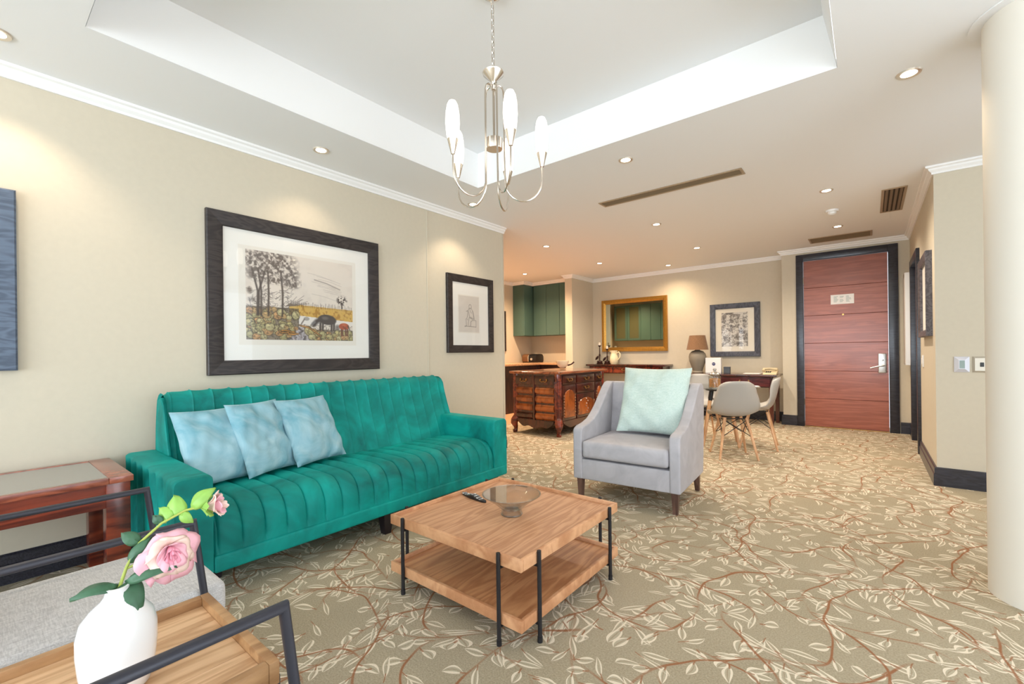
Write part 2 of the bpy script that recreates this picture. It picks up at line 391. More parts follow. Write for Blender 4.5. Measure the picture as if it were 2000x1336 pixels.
def wall(name, x0, x1, y0, y1, z0=0, z1=ZC, m=WALL): return struct(name, B().box(x0, x1, y0, y1, z0, z1), m, smooth=0)
wall('wall_left', XL-.12, XL, -4.5, 4.07)
wall('wall_kitchen_near', XK-.1, XL-.12, YK0-.1, 4.07)
wall('wall_kitchen_left', XK-.1, XK, YK0, 8.3)
wall('wall_back', -4.43, -1.03, YB, YB+.1)
wall('wall_kitchen_back', XK, -4.585, 8.0, 8.1)
wall('wall_kitchen_end', -4.585, -4.43, 7.33, YB+.1)
# wall with the entrance door: pieces around the opening
dwall = wall('wall_door', -1.03, -.847, YD, YB+.1)
struct('wall_piece', B().box(.302, .42, YD, YD+.12, 0, ZC), WALL, dwall, smooth=0)
struct('wall_piece', B().box(-.847, .302, YD, YD+.12, 2.53, ZC), WALL, dwall, smooth=0)
# right corridor wall with the second doorway
D2A, D2B, D2Z = 6.45, 7.33, 2.14
rw = wall('wall_right', XR, XR+.1, YR, D2A)
struct('wall_piece', B().box(XR, XR+.1, D2B, YD+.12, 0, ZC), WALL, rw, smooth=0)
struct('wall_piece', B().box(XR, XR+.1, D2A, D2B, D2Z, ZC), WALL, rw, smooth=0)
wall('wall_right_return', XR+.1, 3, YR, YR+.1)
# rear and side walls with the big windows (behind and beside the camera)
def window(n, along, fixed, a0, a1, z0, z1, npan):
    bx = (lambda p0, p1, q0, q1, d0, d1: (p0, p1, fixed+d0, fixed+d1, q0, q1)) if along == 'x' else (lambda p0, p1, q0, q1, d0, d1: (fixed+d0, fixed+d1, p0, p1, q0, q1))
    f = B(); t = .06
    for q in ((a0, a1, z0, z0+t), (a0, a1, z1-t, z1)): f.box(*bx(*q, -.04, .04))
    for k in range(npan+1):
        p = a0+(a1-a0-t)*k/npan; f.box(*bx(p, p+t, z0+t, z1-t, -.04, .04))
    w = struct('window_%d' % n, f, CORN, smooth=0)
    for k in range(npan):
        p = a0+(a1-a0-t)*k/npan+t; p2 = a0+(a1-a0-t)*(k+1)/npan
        struct('pane', B().box(*bx(p, p2, z0+t, z1-t, -.004, .004)), PANE, w, smooth=0)
w_ = wall('wall_rear', XL, 3, -4.6, -4.5, 0, .15)
struct('wall_piece', B().box(XL, 3, -4.6, -4.5, 2.45, ZC), WALL, w_, smooth=0)
struct('wall_piece', B().box(XL, -3.2, -4.6, -4.5, .15, 2.45), WALL, w_, smooth=0)
struct('wall_piece', B().box(2.5, 3, -4.6, -4.5, .15, 2.45), WALL, w_, smooth=0)
window(1, 'x', -4.55, -3.2, 2.5, .15, 2.45, 5)
w_ = wall('wall_side', 2.9, 3, -4.5, YR, 0, .15)
struct('wall_piece', B().box(2.9, 3, -4.5, YR, 2.45, ZC), WALL, w_, smooth=0)
struct('wall_piece', B().box(2.9, 3, -4.5, -2.8, .15, 2.45), WALL, w_, smooth=0)
struct('wall_piece', B().box(2.9, 3, 4.2, YR, .15, 2.45), WALL, w_, smooth=0)
window(2, 'y', 2.95, -2.8, 4.2, .15, 2.45, 5)
# round column with a plaster collar at the ceiling
cm = struct('wall_column', B().lathe([(.2, 0), (.2, ZC)], 64, (.62, 3.0, 0)), COLM, smooth=30)
struct('collar', B().lathe([(.2, ZC-.006), (.245, ZC-.006), (.245, ZC), (.2, ZC)], 64, (.62, 3.0, 0)), WHITE, cm)
# cornices: stepped profile swept along corners; path points given in plan with the room on the left of travel
def cornice(name, path):
    prof = [(0, -.064), (.012, -.064), (.014, -.05), (.03, -.034), (.034, -.02), (.05, -.014), (.052, 0), (0, 0)]
    P = [Vector((x, y)) for x, y in path]; loops = []
    for i, p in enumerate(P):
        d0 = (p-P[i-1]).normalized() if i else (P[1]-p).normalized(); d1 = (P[i+1]-p).normalized() if i < len(P)-1 else d0
        n0 = Vector((-d0.y, d0.x)); n1 = Vector((-d1.y, d1.x)); n = (n0+n1).normalized(); k = 1/max(.3, n.dot(n0))
        loops.append([(p.x+n.x*k*a, p.y+n.y*k*a, ZC+z) for a, z in prof])
    return struct(name, B().rings(loops), CORN, smooth=25)
cornice('trim_1', [(XL, 4.07), (XL, -4.5)])
cornice('trim_2', [(XR+1.5, YR), (XR, YR), (XR, YD), (-1.03, YD), (-1.03, YB), (-4.43, YB), (-4.43, 7.33), (-4.585, 7.33), (-4.585, 7.65), (-5.6, 7.65), (-5.6, 7.34), (XK, 7.34), (XK, YK0+.09)])
# dark skirting boards
def skirting(name, path, h=.15):
    prof = [(0, 0), (.022, 0), (.022, h*.62), (.016, h*.66), (.016, h*.94), (.008, h), (0, h)]
    P = [Vector((x, y)) for x, y in path]; loops = []
    for i, p in enumerate(P):
        d0 = (p-P[i-1]).normalized() if i else (P[1]-p).normalized(); d1 = (P[i+1]-p).normalized() if i < len(P)-1 else d0
        n0 = Vector((-d0.y, d0.x)); n1 = Vector((-d1.y, d1.x)); n = (n0+n1).normalized(); k = 1/max(.3, n.dot(n0))
        loops.append([(p.x+n.x*k*a, p.y+n.y*k*a, z) for a, z in prof])
    return struct(name, B().rings(loops), SKIRT, smooth=25)
skirting('baseboard_left', [(XL, 4.07), (XL, -4.5)])
skirting('baseboard_right', [(2.9, YR), (XR, YR), (XR, D2A-.06)])
skirting('baseboard_right_far', [(XR, D2B+.06), (XR, YD), (.31, YD)])
skirting('baseboard_back', [(-.85, YD), (-1.03, YD), (-1.03, YB), (-4.43, YB), (-4.43, 7.33), (-4.585, 7.33)])
# slim vertical joint covers in the wall covering
struct('trim_3', B().box(XL, XL+.006, 2.882, 2.897, .15, ZC-.07, .002), WALL)
struct('trim_4', B().box(XL, XL+.005, 4.035, 4.05, .15, ZC-.07, .002), WALL)

# ------------------------------------------------------------------ entrance door
f = B()
for x0, x1 in ((-.847, -.759), (.2, .302)): f.box(x0, x1, YD-.03, YD+.1, 0, 2.53, .006)
f.box(-.759, .2, YD-.03, YD+.1, 2.437, 2.53, .006)
door = struct('door_1', f, SKIRT)
lf = struct('leaf', B().box(-.755, .196, YD+.012, YD+.05, .012, 2.433), plain('door_core', lin(84, 36, 26), .5), door, smooth=0)
for k in range(6):
    z0 = .012+2.421*k/6; struct('plank', B().box(-.755, .196, YD, YD+.014, z0+.002, z0+2.421/6-.002, .002, 1), DOORW, lf)
for z in (.36, 2.14): struct('hinge', B().tube([(-.757, YD-.006, z-.05), (-.757, YD-.006, z+.05)], .008, 8), SILVER, door)
hp = struct('handle_plate', B().box(.085, .172, YD-.014, YD, .80, 1.065, .008, 3), SILVER, door)
struct('lever', B().tube([(.145, YD-.014, .905), (.145, YD-.06, .905), (.10, YD-.066, .895), (.0, YD-.066, .868)], [.011, .011, .01, .008], 10), SILVER, hp)
struct('thumb_turn', B().lathe([(0, 0), (.014, 0), (.012, .02), (0, .022)], 14, (0, 0, 0), M=Matrix.Translation((.13, YD-.014, .975)) @ Matrix.Rotation(PI/2, 4, 'X')), CHROME, hp)
nt_ = struct('notice', B().box(-.43, -.165, YD-.004, YD, 1.77, 1.905), PAPER, door, smooth=0)
for r in range(6):
    for c_ in range(3):
        if random.random() < .85:
            x0 = -.395+c_*.07; struct('print_line', B().box(x0, x0+.03+random.random()*.03, YD-.0055, YD-.004, 1.80+r*.015, 1.806+r*.015), LCD, nt_, smooth=0)
struct('peephole', B().lathe([(0, 0), (.014, 0), (.012, .006), (0, .006)], 14, M=Matrix.Translation((-.29, YD, 1.62)) @ Matrix.Rotation(PI/2, 4, 'X')), BRASS, door)
struct('threshold', B().box(-.759, .2, YD-.02, YD+.03, 0, .01, .003, 1), BRASS, door)
# ------------------------------------------------------------------ second doorway in the corridor (dark frame, dark door leaf)
f = B()
for y0, y1 in ((D2A-.06, D2A+.02), (D2B-.02, D2B+.06)): f.box(XR-.03, XR+.11, y0, y1, 0, D2Z+.06, .005)
f.box(XR-.03, XR+.11, D2A+.02, D2B-.02, D2Z-.02, D2Z+.06, .005)
d2 = struct('door_2', f, SKIRT)
struct('leaf', B().box(XR+.06, XR+.1, D2A+.02, D2B-.02, .01, D2Z-.02), SKIRT, d2)

# ------------------------------------------------------------------ recessed downlights
DL = [(-3.083, 1.64, 'above the large landscape picture'), (-1.461, 3.242, 'between the ceiling tray and the long slot vent'), (.179, 3.232, 'beside the round column, largest in view'),
      (-.303, 5.101, 'just before the smoke detector towards the entrance'), (-.29, 6.677, 'between the smoke detector and the vent over the door'), (-1.933, 5.116, 'behind the long slot vent, left of the dining set'),
      (-3.509, 5.136, 'over the carved wooden sideboard'), (-1.932, 6.673, 'over the far side of the dining table'), (-3.51, 6.707, 'beyond the carved sideboard near the gilt mirror'),
      (-2.704, 7.68, 'closest to the back wall, right of the gilt mirror'), (-5.042, 6.653, 'in the kitchen before the green wall cabinets'), (-5.042, 5.13, 'in the near part of the kitchen, behind the wall end'), (-3.066, 3.206, 'above the small sketch picture, under the chandelier arm'), (-3.084, .1, 'at the left edge above the blue framed picture')]
d0 = None
for x, y, where in DL:
    if d0 is None:
        d0 = thing('ceiling_downlight', '', 'light', (x, y, ZC))
        obj('trim_ring', B().lathe([(.036, -.004), (.052, -.007), (.056, 0), (.036, 0), (.036, -.004)], 28, (x, y, ZC)), LENSW, d0)
        obj('lens', B().lathe([(0, -.0035), (.0355, -.0025), (.0355, -.0005), (0, -.0005)], 24, (x, y, ZC)), GLOW, d0)
        o = d0
    else:
        o = copytree(d0); o.location = (x, y, ZC)
    tag(o, 'recessed warm white downlight '+where, 'light', 'recessed ceiling downlights')
    l = bpy.data.lights.new('spot', 'SPOT'); l.energy = 8; l.spot_size = math.radians(110); l.spot_blend = .6; l.color = (1, .8, .58); l.shadow_soft_size = .03
    if x < -3.3 or y > 4.5: l.energy = 72; l.spot_size = math.radians(150); l.spot_blend = 1; l.color = (1, .87, .72)
    if x < -4.6: l.energy = 170; l.color = (1, .68, .42)
    if y > 7.5: l.energy = 40; l.color = (1, .76, .5)
    lo_ = bpy.data.objects.new('spot', l); COL.objects.link(lo_); lo_.parent = o; lo_.location = (0, 0, -.02)

# ------------------------------------------------------------------ ceiling vents and smoke detector
def vent(label, x0, x1, y0, y1, nsl, along):
    t = thing('ceiling_vent', label, 'vent', ((x0+x1)/2, (y0+y1)/2, ZC)); w = .022
    f = B()
    for r in ((x0, x1, y0, y0+w), (x0, x1, y1-w, y1), (x0, x0+w, y0+w, y1-w), (x1-w, x1, y0+w, y1-w)): f.box(*r, ZC-.008, ZC, .003, 1)
    obj('frame', f, VENTM, t)
    obj('backing', B().box(x0+w, x1-w, y0+w, y1-w, ZC-.002, ZC), VENTD, t, smooth=0)
    for k in range(nsl):
        if along == 'x':
            p = y0+w+(y1-y0-2*w)*(k+.5)/nsl; b = B().prism([(p-.006, ZC-.002), (p+.003, ZC-.008), (p+.005, ZC-.008), (p-.004, ZC-.002)], 0, x0+w, x1-w)
        else:
            p = x0+w+(x1-x0-2*w)*(k+.5)/nsl; b = B().prism([(p-.010, ZC-.002), (p+.006, ZC-.009), (p+.011, ZC-.009), (p-.004, ZC-.002)], 1, y0+w, y1-w)
        obj('slat', b, VENTS, t, smooth=0)
vent('long narrow slot vent in the ceiling beyond the recessed tray', -2.1, -.8, 3.995, 4.15, 4, 'x')
vent('square slatted ceiling vent near the corridor wall', .1, .285, 5.43, 6.33, 4, 'y')
vent('dark slot vent in the ceiling above the entrance door', -.636, .04, 7.16, 7.5, 7, 'x')
t = thing('smoke_detector', 'small round white smoke detector on the ceiling near the entrance', 'smoke detector', (-.302, 5.87, ZC))
obj('base', B().lathe([(0, 0), (.06, 0), (.058, -.02), (0, -.02)], 24, (-.302, 5.87, ZC)), PLASTW, t)
obj('dome', B().lathe([(.04, -.02), (.036, -.04), (.022, -.05), (0, -.052), (0, -.02), (.04, -.02)], 24, (-.302, 5.87, ZC)), PLASTW, t)

# ------------------------------------------------------------------ thermostat, switch, light switch
t = thing('thermostat', 'silver square thermostat with grey display on the beige wall', 'thermostat', (.571, YR, .995))
def bevplate(x0, x1, z0, z1, y, d, ins): return B().rings([[(x0, y, z0), (x1, y, z0), (x1, y, z1), (x0, y, z1)], [(x0, y-d*.4, z0), (x1, y-d*.4, z0), (x1, y-d*.4, z1), (x0, y-d*.4, z1)], [(x0+ins, y-d, z0+ins), (x1-ins, y-d, z0+ins), (x1-ins, y-d, z1-ins), (x0+ins, y-d, z1-ins)]])
obj('case', bevplate(.527, .615, .934, 1.058, YR, .022, .026), plain('silver_plastic', lin(214, 214, 222), .35, .3), t, smooth=0)
obj('display', B().box(.557, .587, YR-.0245, YR-.022, .965, 1.028), LCD, t, smooth=0)
t = thing('socket_plate', 'silver wall plate with small black socket beside the column', 'socket', (.69, YR, .995))
obj('plate', bevplate(.632, .748, .934, 1.058, YR, .014, .012), plain('warm_silver', lin(198, 190, 176), .35, .5), t, smooth=0)
obj('socket', B().box(.672, .694, YR-.018, YR-.014, .978, 1.012, .002, 1), PLASTK, t)
t = thing('light_switch', 'small white light switch on the corridor wall under the dark frame', 'switch', (XR, 6.08, 1.0))
obj('plate', B().box(XR-.01, XR, 6.03, 6.13, .94, 1.06, .004, 2), PLASTW, t)
obj('rocker', B().box(XR-.015, XR-.01, 6.06, 6.10, .97, 1.03, .002, 1), PLASTW, t)

# ================================================================== pictures
def rectframe(u0, u1, z0, z1, w, d, put, inset=.0, lip=.3):
    """mitred frame: put(u, z, depth) -> point; four mitred rails, returned as list of B"""
    o = [(u0, z0), (u1, z0), (u1, z1), (u0, z1)]; i = [(u0+w, z0+w), (u1-w, z0+w), (u1-w, z1-w), (u0+w, z1-w)]
    prof = [(0, 0), (0, d*.85), (.06, d), (.55, d*.92), (.95, d*(1-lip)), (1, d*(1-lip)-.003), (1, 0)]
    out = []
    for k in range(4):
        j = (k+1) % 4; L = []
        for a, b in ((o[k], i[k]), (o[j], i[j])): L.append([put(a[0]+(b[0]-a[0])*s, a[1]+(b[1]-a[1])*s, dd) for s, dd in prof])
        out.append(B().rings(L))
    return out
def painted(name, u0, u1, z0, z1, img, put, depth, parent):
    H, Wd = img.shape[:2]; me = bpy.data.meshes.new(name); rl = Vector(rootloc(parent))
    V = [Vector(put(u0+(u1-u0)*i/(Wd-1), z1+(z0-z1)*j/(H-1), depth))-rl for j in range(H) for i in range(Wd)]
    F = [(j*Wd+i, j*Wd+i+1, (j+1)*Wd+i+1, (j+1)*Wd+i) for j in range(H-1) for i in range(Wd-1)]
    me.from_pydata([tuple(v) for v in V], [], F)
    c = img.reshape(-1, 3)/255.; l = np.where(c <= .04045, c/12.92, ((c+.055)/1.055)**2.4)
    at = me.color_attributes.new('paint', 'FLOAT_COLOR', 'POINT'); at.data.foreach_set('color', np.c_[l, np.ones(len(l))].astype(np.float32).ravel())
    me.materials.append(PAINT); o = bpy.data.objects.new(name, me); COL.objects.link(o); o.parent = parent; return o
rng = np.random.default_rng(5)
class Ink:
    def __init__(s, w, h, bgc): s.w, s.h = w, h; s.a = np.ones((h, w, 3))*np.array(bgc, float); s.Y, s.X = np.mgrid[0:h, 0:w]/np.array([h, w]).reshape(2, 1, 1); s.asp = w/h
    def blend(s, m, c, al=1.): m = np.clip(m*al, 0, 1)[..., None]; s.a = s.a*(1-m)+np.array(c, float)*m
    def ell(s, cx, cy, rx, ry, c, al=1., rot=0, soft=.15):
        dx, dy = (s.X-cx)*s.asp, s.Y-cy; ca, sa = math.cos(rot), math.sin(rot); e = np.sqrt(((dx*ca+dy*sa)/(rx*s.asp))**2+((dy*ca-dx*sa)/ry)**2)
        s.blend(np.clip((1-e)/soft, 0, 1), c, al); return e
    def line(s, pts, wd, c, al=1.):
        m = np.zeros(s.X.shape)
        for (x0, y0), (x1, y1) in zip(pts, pts[1:]):
            px, py = (s.X-x0)*s.asp, s.Y-y0; vx, vy = (x1-x0)*s.asp, y1-y0; t = np.clip((px*vx+py*vy)/(vx*vx+vy*vy+1e-9), 0, 1)
            d = np.hypot(px-t*vx, py-t*vy); m = np.maximum(m, np.clip(1.4-d/wd, 0, 1))
        s.blend(m, c, al)
    def noise(s, n, oct=3):
        out = np.zeros(s.X.shape); amp = 1; tot = 0
        for o in range(oct):
            g = rng.random((n*2**o+2, int(n*s.asp)*2**o+2)); fy = s.Y*n*2**o; fx = s.X*int(n*s.asp)*2**o
            iy, ix = fy.astype(int), fx.astype(int); ty, tx = fy-iy, fx-ix; ty = ty*ty*(3-2*ty); tx = tx*tx*(3-2*tx)
            out += amp*((g[iy, ix]*(1-tx)+g[iy, ix+1]*tx)*(1-ty)+(g[iy+1, ix]*(1-tx)+g[iy+1, ix+1]*tx)*ty); tot += amp; amp *= .6
        return out/tot
def landscape():
    k = Ink(300, 228, (226, 215, 202)); n = k.noise(8, 4)
    k.blend(np.clip((n-.5)*1.2, 0, .3), (196, 186, 176)); dk = (70, 58, 52)
    for q in range(9):   # cloud strokes
        y = .17+.03*q+rng.random()*.02; x = .5+rng.random()*.2; k.line([(x, y), (x+.12, y+.02), (x+.24, y+.06)], .004, (170, 158, 150), .4)
    k.line([(.6, .25), (.72, .28), (.86, .34)], .008, (130, 118, 110), .6)
    f = (k.Y > .555+.04*k.X) & (k.Y < .66+.09*k.X) & (k.X > .36); k.blend(f*(.6+.4*n), (204, 158, 62)); k.blend(f*np.clip((k.noise(30, 2)-.55)*4, 0, .6), (150, 104, 40))
    for q in range(34): x = .38+.62*q/34; k.line([(x, .575+.04*x), (x+rng.random()*.01-.005, .535+.04*x-rng.random()*.03)], .003, dk, .7)
    wt = (k.Y > .66+.09*k.X) & (k.Y < .80) & (k.X > .38); k.blend(wt*1., (226, 220, 212))
    g = k.Y > .62+.25*np.clip(.55-k.X, -1, .3)*-1+.12*(k.X > .45)*0; g = (k.Y > .62) & (k.X < .45) | (k.Y > .86); k.blend(g*.7, (96, 84, 66))
    st = (k.Y > .84) & (abs(k.X-.42-.25*(k.Y-.9)) < .14); k.blend(st*.9, (190, 182, 186)); k.blend(st*np.clip((k.noise(26, 2)-.52)*6, 0, .8), (90, 84, 88))
    # boulders
    for q in range(104):
        if q < 68: x = .02+rng.random()*.42; y = .64+rng.random()*.34; x = min(x, .42-max(0, y-.86)*.8)
        else: x = .5+rng.random()*.48; y = .9+rng.random()*.09-max(0, .62-x)*.5
        rx = .018+rng.random()*.026; ry = rx*(1.+rng.random()*.45); c1 = [(172, 160, 112), (180, 150, 104), (160, 152, 110), (180, 140, 96), (178, 168, 126)][rng.integers(5)]
        k.ell(x, y, rx*1.12, ry*1.12, (66, 56, 44), .85); k.ell(x, y, rx, ry, c1, 1); k.ell(x-.25*rx, y-.3*ry, rx*.6, ry*.55, tuple(min(255, v*1.2) for v in c1), .8, soft=.6)
    for q in range(9): x = .28+rng.random()*.14; y = .88+rng.random()*.06; k.ell(x, y, .05, .014, (52, 44, 36)); k.ell(x, y, .045, .010, (196, 140, 70))
    k.line([(.46, .82), (.54, .84), (.66, .94)], .012, (60, 46, 34)); k.line([(.46, .82), (.54, .84), (.66, .94)], .007, (206, 150, 86))
    # trees: trunks, bare branches, foliage made of many short strokes
    for x0, x1 in ((.09, .05), (.12, .1), (.18, .18), (.3, .29), (.1, .16)): k.line([(x0, .72), (x0+.005, .45), (x1, .2)], .011, dk, .9)
    for q in range(150):
        x = .02+rng.random()*.36; y = .42+rng.random()*.24; a = rng.random()*PI; l = .02+rng.random()*.04; k.line([(x, y), (x+math.cos(a)*l, y-math.sin(a)*l)], .0028, (96, 84, 78), .65)
    for q in range(16): a = -.1-rng.random()*.9; l = .08+rng.random()*.14; k.line([(.33, .6), (.33+math.cos(a)*l*.6, .6+math.sin(a)*l*.5), (.33+math.cos(a)*l, .6+math.sin(a)*l)], .003, (110, 98, 92), .7)
    mask = np.zeros(k.X.shape)
    for cx, cy, rx, ry in ((.1, .1, .13, .12), (.25, .1, .17, .13), (.2, .22, .2, .1), (.35, .22, .1, .12), (.1, .26, .09, .08), (.38, .32, .09, .07), (.22, .3, .12, .06)):
        mask = np.maximum(mask, np.clip(1.3-np.hypot((k.X-cx)/rx, (k.Y-cy)/ry), 0, 1))
    mask *= (k.X < .48); tx = k.noise(40, 2); k.blend(np.clip(mask*1.5, 0, 1)*np.clip((tx-.27)*3.2, 0, 1), (92, 80, 73), .88); k.blend(mask*np.clip((k.noise(70, 1)-.66)*6, 0, 1), (190, 178, 166), .5)
    k.ell(.03, .45, .03, .05, dk, .6, soft=.7); k.ell(.05, .55, .05, .04, dk, .4, soft=.8)
    k.line([(.88, .58), (.88, .5)], .007, dk)
    tm = np.clip(1.2-np.hypot((k.X-.88)/.055, (k.Y-.48)/.06), 0, 1); k.blend(np.clip(tm*2, 0, 1)*np.clip((k.noise(60, 1)-.3)*4, 0, 1), (76, 64, 60))
    # buffalo, calf and red cow
    bk = (74, 66, 64)
    for x, y0, y1 in ((.655, .78, .87), (.68, .78, .86), (.77, .78, .87), (.795, .76, .86)): k.line([(x, y0), (x-.004, y1)], .014, bk)
    k.ell(.725, .735, .1, .068, bk, 1, .1); k.ell(.70, .715, .05, .03, (124, 114, 110), .7, soft=.6); k.line([(.65, .735), (.615, .765), (.59, .80)], .03, bk); k.line([(.6, .77), (.575, .8)], .014, (120, 116, 116))
    k.ell(.52, .735, .03, .025, (150, 144, 140), .8); k.line([(.5, .74), (.47, .8)], .008, (120, 110, 104)); k.ell(.83, .83, .035, .05, (110, 104, 102), .8, soft=.5)
    rc = (168, 76, 48)
    for x in (.87, .885, .92, .94): k.line([(x, .84), (x, .93)], .009, (110, 60, 46))
    k.ell(.9, .81, .06, .046, rc); k.ell(.9, .79, .035, .025, (196, 104, 70), .7, soft=.6); k.line([(.945, .8), (.96, .85)], .007, bk)
    k.blend(np.clip((k.noise(80, 1)-.55)*5, 0, .8)*(k.Y > .62)*(k.Y > .8-.4*(k.X < .45)), (64, 54, 46), .55); return k.a
def sketch():
    k = Ink(120, 160, (216, 208, 198)); n = k.noise(5, 3); k.blend(np.clip((n-.5), 0, .25), (200, 190, 178)); c = (112, 104, 98)
    def sk(p, a=.75): 
        k.line(p, .006, c, a); k.line([(x+.012, y+.008) for x, y in p], .004, c, .4)
    t = [(.55+.06*math.cos(a), .28+.055*math.sin(a)) for a in np.linspace(0, 6.3, 14)]; sk(t)
    sk([(.5, .33), (.44, .4), (.36, .42)]); sk([(.6, .33), (.7, .42), (.74, .55), (.76, .64)]); sk([(.66, .4), (.7, .52), (.72, .62), (.6, .58)])
    sk([(.44, .4), (.42, .52), (.38, .62), (.42, .66)]); sk([(.48, .42), (.5, .54), (.62, .62), (.72, .64)]); sk([(.62, .62), (.5, .58), (.46, .7), (.44, .8)]); sk([(.66, .66), (.58, .7), (.56, .82)])
    sk([(.34, .62), (.36, .82), (.28, .84)]); sk([(.28, .83), (.5, .83), (.84, .84)]); sk([(.66, .66), (.84, .66), (.84, .84)], .5); sk([(.52, .34), (.56, .42), (.62, .46)], .5)
    return k.a
def abstract():
    k = Ink(110, 150, (206, 200, 190)); n = k.noise(12, 4); k.blend(np.clip((n-.44)*5, 0, 1), (92, 84, 78), .8)
    for q in range(420):
        x, y = rng.random(2); a = rng.random()*PI; l = .02+rng.random()*.06; k.line([(x, y), (x+math.cos(a)*l, y+math.sin(a)*l*.7)], .006, (70, 64, 60) if rng.random() < .6 else (226, 220, 210), .6)
    return k.a
putL = lambda u, z, d: (XL+d, u, z)            # on the left wall, u = y
def picture(name, label, u0, u1, z0, z1, w, d, put, fm, matz, plate, img, mount=True, parent_loc=None, glass=True):
    t = thing(name, label, 'picture', parent_loc)
    for b in rectframe(u0, u1, z0, z1, w, d, put): obj('frame_rail', b, fm, t, smooth=20)
    def slab(a0, a1, c0, c1, e0, e1):
        return B().rings([[put(a0, c0, e0), put(a1, c0, e0), put(a1, c1, e0), put(a0, c1, e0)], [put(a0, c0, e1), put(a1, c0, e1), put(a1, c1, e1), put(a0, c1, e1)]])
    obj('mount', slab(u0+w-.005, u1-w+.005, z0+w-.005, z1-w+.005, .004, .012), matz, t, smooth=0)
    if plate:
        pm = plain('print_paper_'+name, lin(232, 226, 215), .8); obj('paper', slab(*plate, .012, .0135), pm, t, smooth=0)
    if img is not None: painted('print', img[0], img[1], img[2], img[3], img[4], put, .0142, t)
    if glass: obj('glass', slab(u0+w-.004, u1-w+.004, z0+w-.004, z1-w+.004, .018, .020), PANE, t, smooth=0)
    return t
picture('landscape_picture', 'large dark framed etching of cattle among boulders and trees above the sofa', 1.003, 2.31, 1.007, 2.112, .098, .035, putL, FRAMEBLK, MATB, (1.195, 2.091, 1.212, 1.91), (1.24, 2.06, 1.25, 1.885, landscape()), parent_loc=(XL, 1.65, 1.007))
picture('sketch_picture', 'small black framed pencil sketch of a seated figure near the wall end', 3.132, 3.845, 1.143, 1.972, .08, .03, putL, FRAMEBLK, MATB, (3.29, 3.62, 1.355, 1.765), (3.30, 3.61, 1.365, 1.755, sketch()), parent_loc=(XL, 3.49, 1.143))
picture('blue_framed_picture', 'blue grey wooden picture frame cut by the left edge of the view', -.75, .172, 1.074, 1.988, .12, .04, putL, FRAMEBLU, MATB, None, None, parent_loc=(XL, -.3, 1.074))
putBk = lambda u, z, d: (u, YB-d, z)
picture('abstract_picture', 'grey framed black and white abstract print above the writing desk', -2.148, -1.382, 1.03, 1.922, .085, .04, putBk, wood('grey_frame', lin(58, 60, 70), lin(84, 86, 98), (9, 9, 3), .45), plain('cream_mount', lin(228, 220, 204), .8), None, (-1.967, -1.565, 1.2, 1.77, abstract()), parent_loc=(-1.765, YB, 1.03))
# corridor pictures (seen edge-on) and kitchen frame
putR = lambda u, z, d: (XR-d, u, z)
picture('corridor_picture', 'dark framed picture seen edge on, hanging on the corridor wall', 5.2, 5.98, 1.235, 1.97, .06, .045, putR, wood('corridor_frame', lin(70, 66, 72), lin(102, 98, 104), (9, 3, 9), .45), MATB, None, None, parent_loc=(XR, 5.6, 1.235), glass=False)
t = thing('corridor_mirror', 'tall silver framed mirror past the corridor doorway', 'mirror', (XR, 7.56, .92))
for b in rectframe(7.42, 7.72, .92, 2.08, .05, .075, putR): obj('frame_rail', b, plain('silver_leaf', lin(214, 206, 196), .35, .3), t, smooth=20)
obj('mirror_glass', B().box(XR-.05, XR-.005, 7.465, 7.675, .965, 2.035), MIRROR, t, smooth=0)
putK = lambda u, z, d: (XK+d, u, z)
picture('kitchen_picture', 'black framed picture on the orange lit kitchen wall', 6.5, 7.085, 1.174, 2.005, .05, .03, putK, FRAMEBLK, MATB, None, None, parent_loc=(XK, 6.8, 1.174))
t = thing('gilt_mirror', 'rectangular gilt framed mirror on the back wall above the console', 'mirror', (-3.55, YB, 1.138))
for b in rectframe(-4.21, -2.888, 1.138, 2.164, .085, .05, putBk, lip=.6): obj('frame_rail', b, GOLD, t, smooth=20)
obj('mirror_glass', B().box(-4.13, -2.968, YB-.018, YB-.005, 1.218, 2.084), MIRROR, t, smooth=0)

# ================================================================== chandelier
cx, cy = -1.43, 1.65
t = thing('chandelier', 'brushed nickel chandelier with five white candle shades hanging on a chain', 'chandelier', (cx, cy, ZT))
obj('canopy', B().lathe([(0, ZT-.05), (.02, ZT-.05), (.05, ZT-.03), (.06, ZT), (0, ZT)], 28, (cx, cy, 0)), BRASSN, t)
ch = B(); z = ZT-.045; k = 0
while z > 2.53:
    a = PI/2*(k % 2); ln = .017
    pts = [(cx+.008*math.cos(q)*math.cos(a), cy+.008*math.cos(q)*math.sin(a), z-ln+ln*math.sin(q)) for q in np.linspace(0, 2*PI, 10, endpoint=False)]
    ch.tube(pts, .0021, 6, closed=True); z -= .027; k += 1
co = obj('chain', ch, BRASSN, t)
obj('cord', B().tube([(cx+.004, cy, ZT-.04), (cx-.004, cy, 2.7), (cx+.003, cy, 2.5)], .0022, 6), plain('clear_cord', lin(200, 196, 190), .3), co)
obj('bell', B().lathe([(0, 2.452), (.008, 2.455), (.014, 2.47), (.052, 2.505), (.054, 2.512), (.05, 2.512), (0, 2.495)], 28, (cx, cy, 0)), BRASSN, t)
obj('stem', B().tube([(cx, cy, 2.46), (cx, cy, 2.14)], .006, 10), BRASSN, t)
obj('hub', B().lathe([(0, 2.135), (.04, 2.135), (.042, 2.14), (.042, 2.185), (.02, 2.188), (.008, 2.2), (0, 2.2)], 28, (cx, cy, 0)), BRASSN, t)
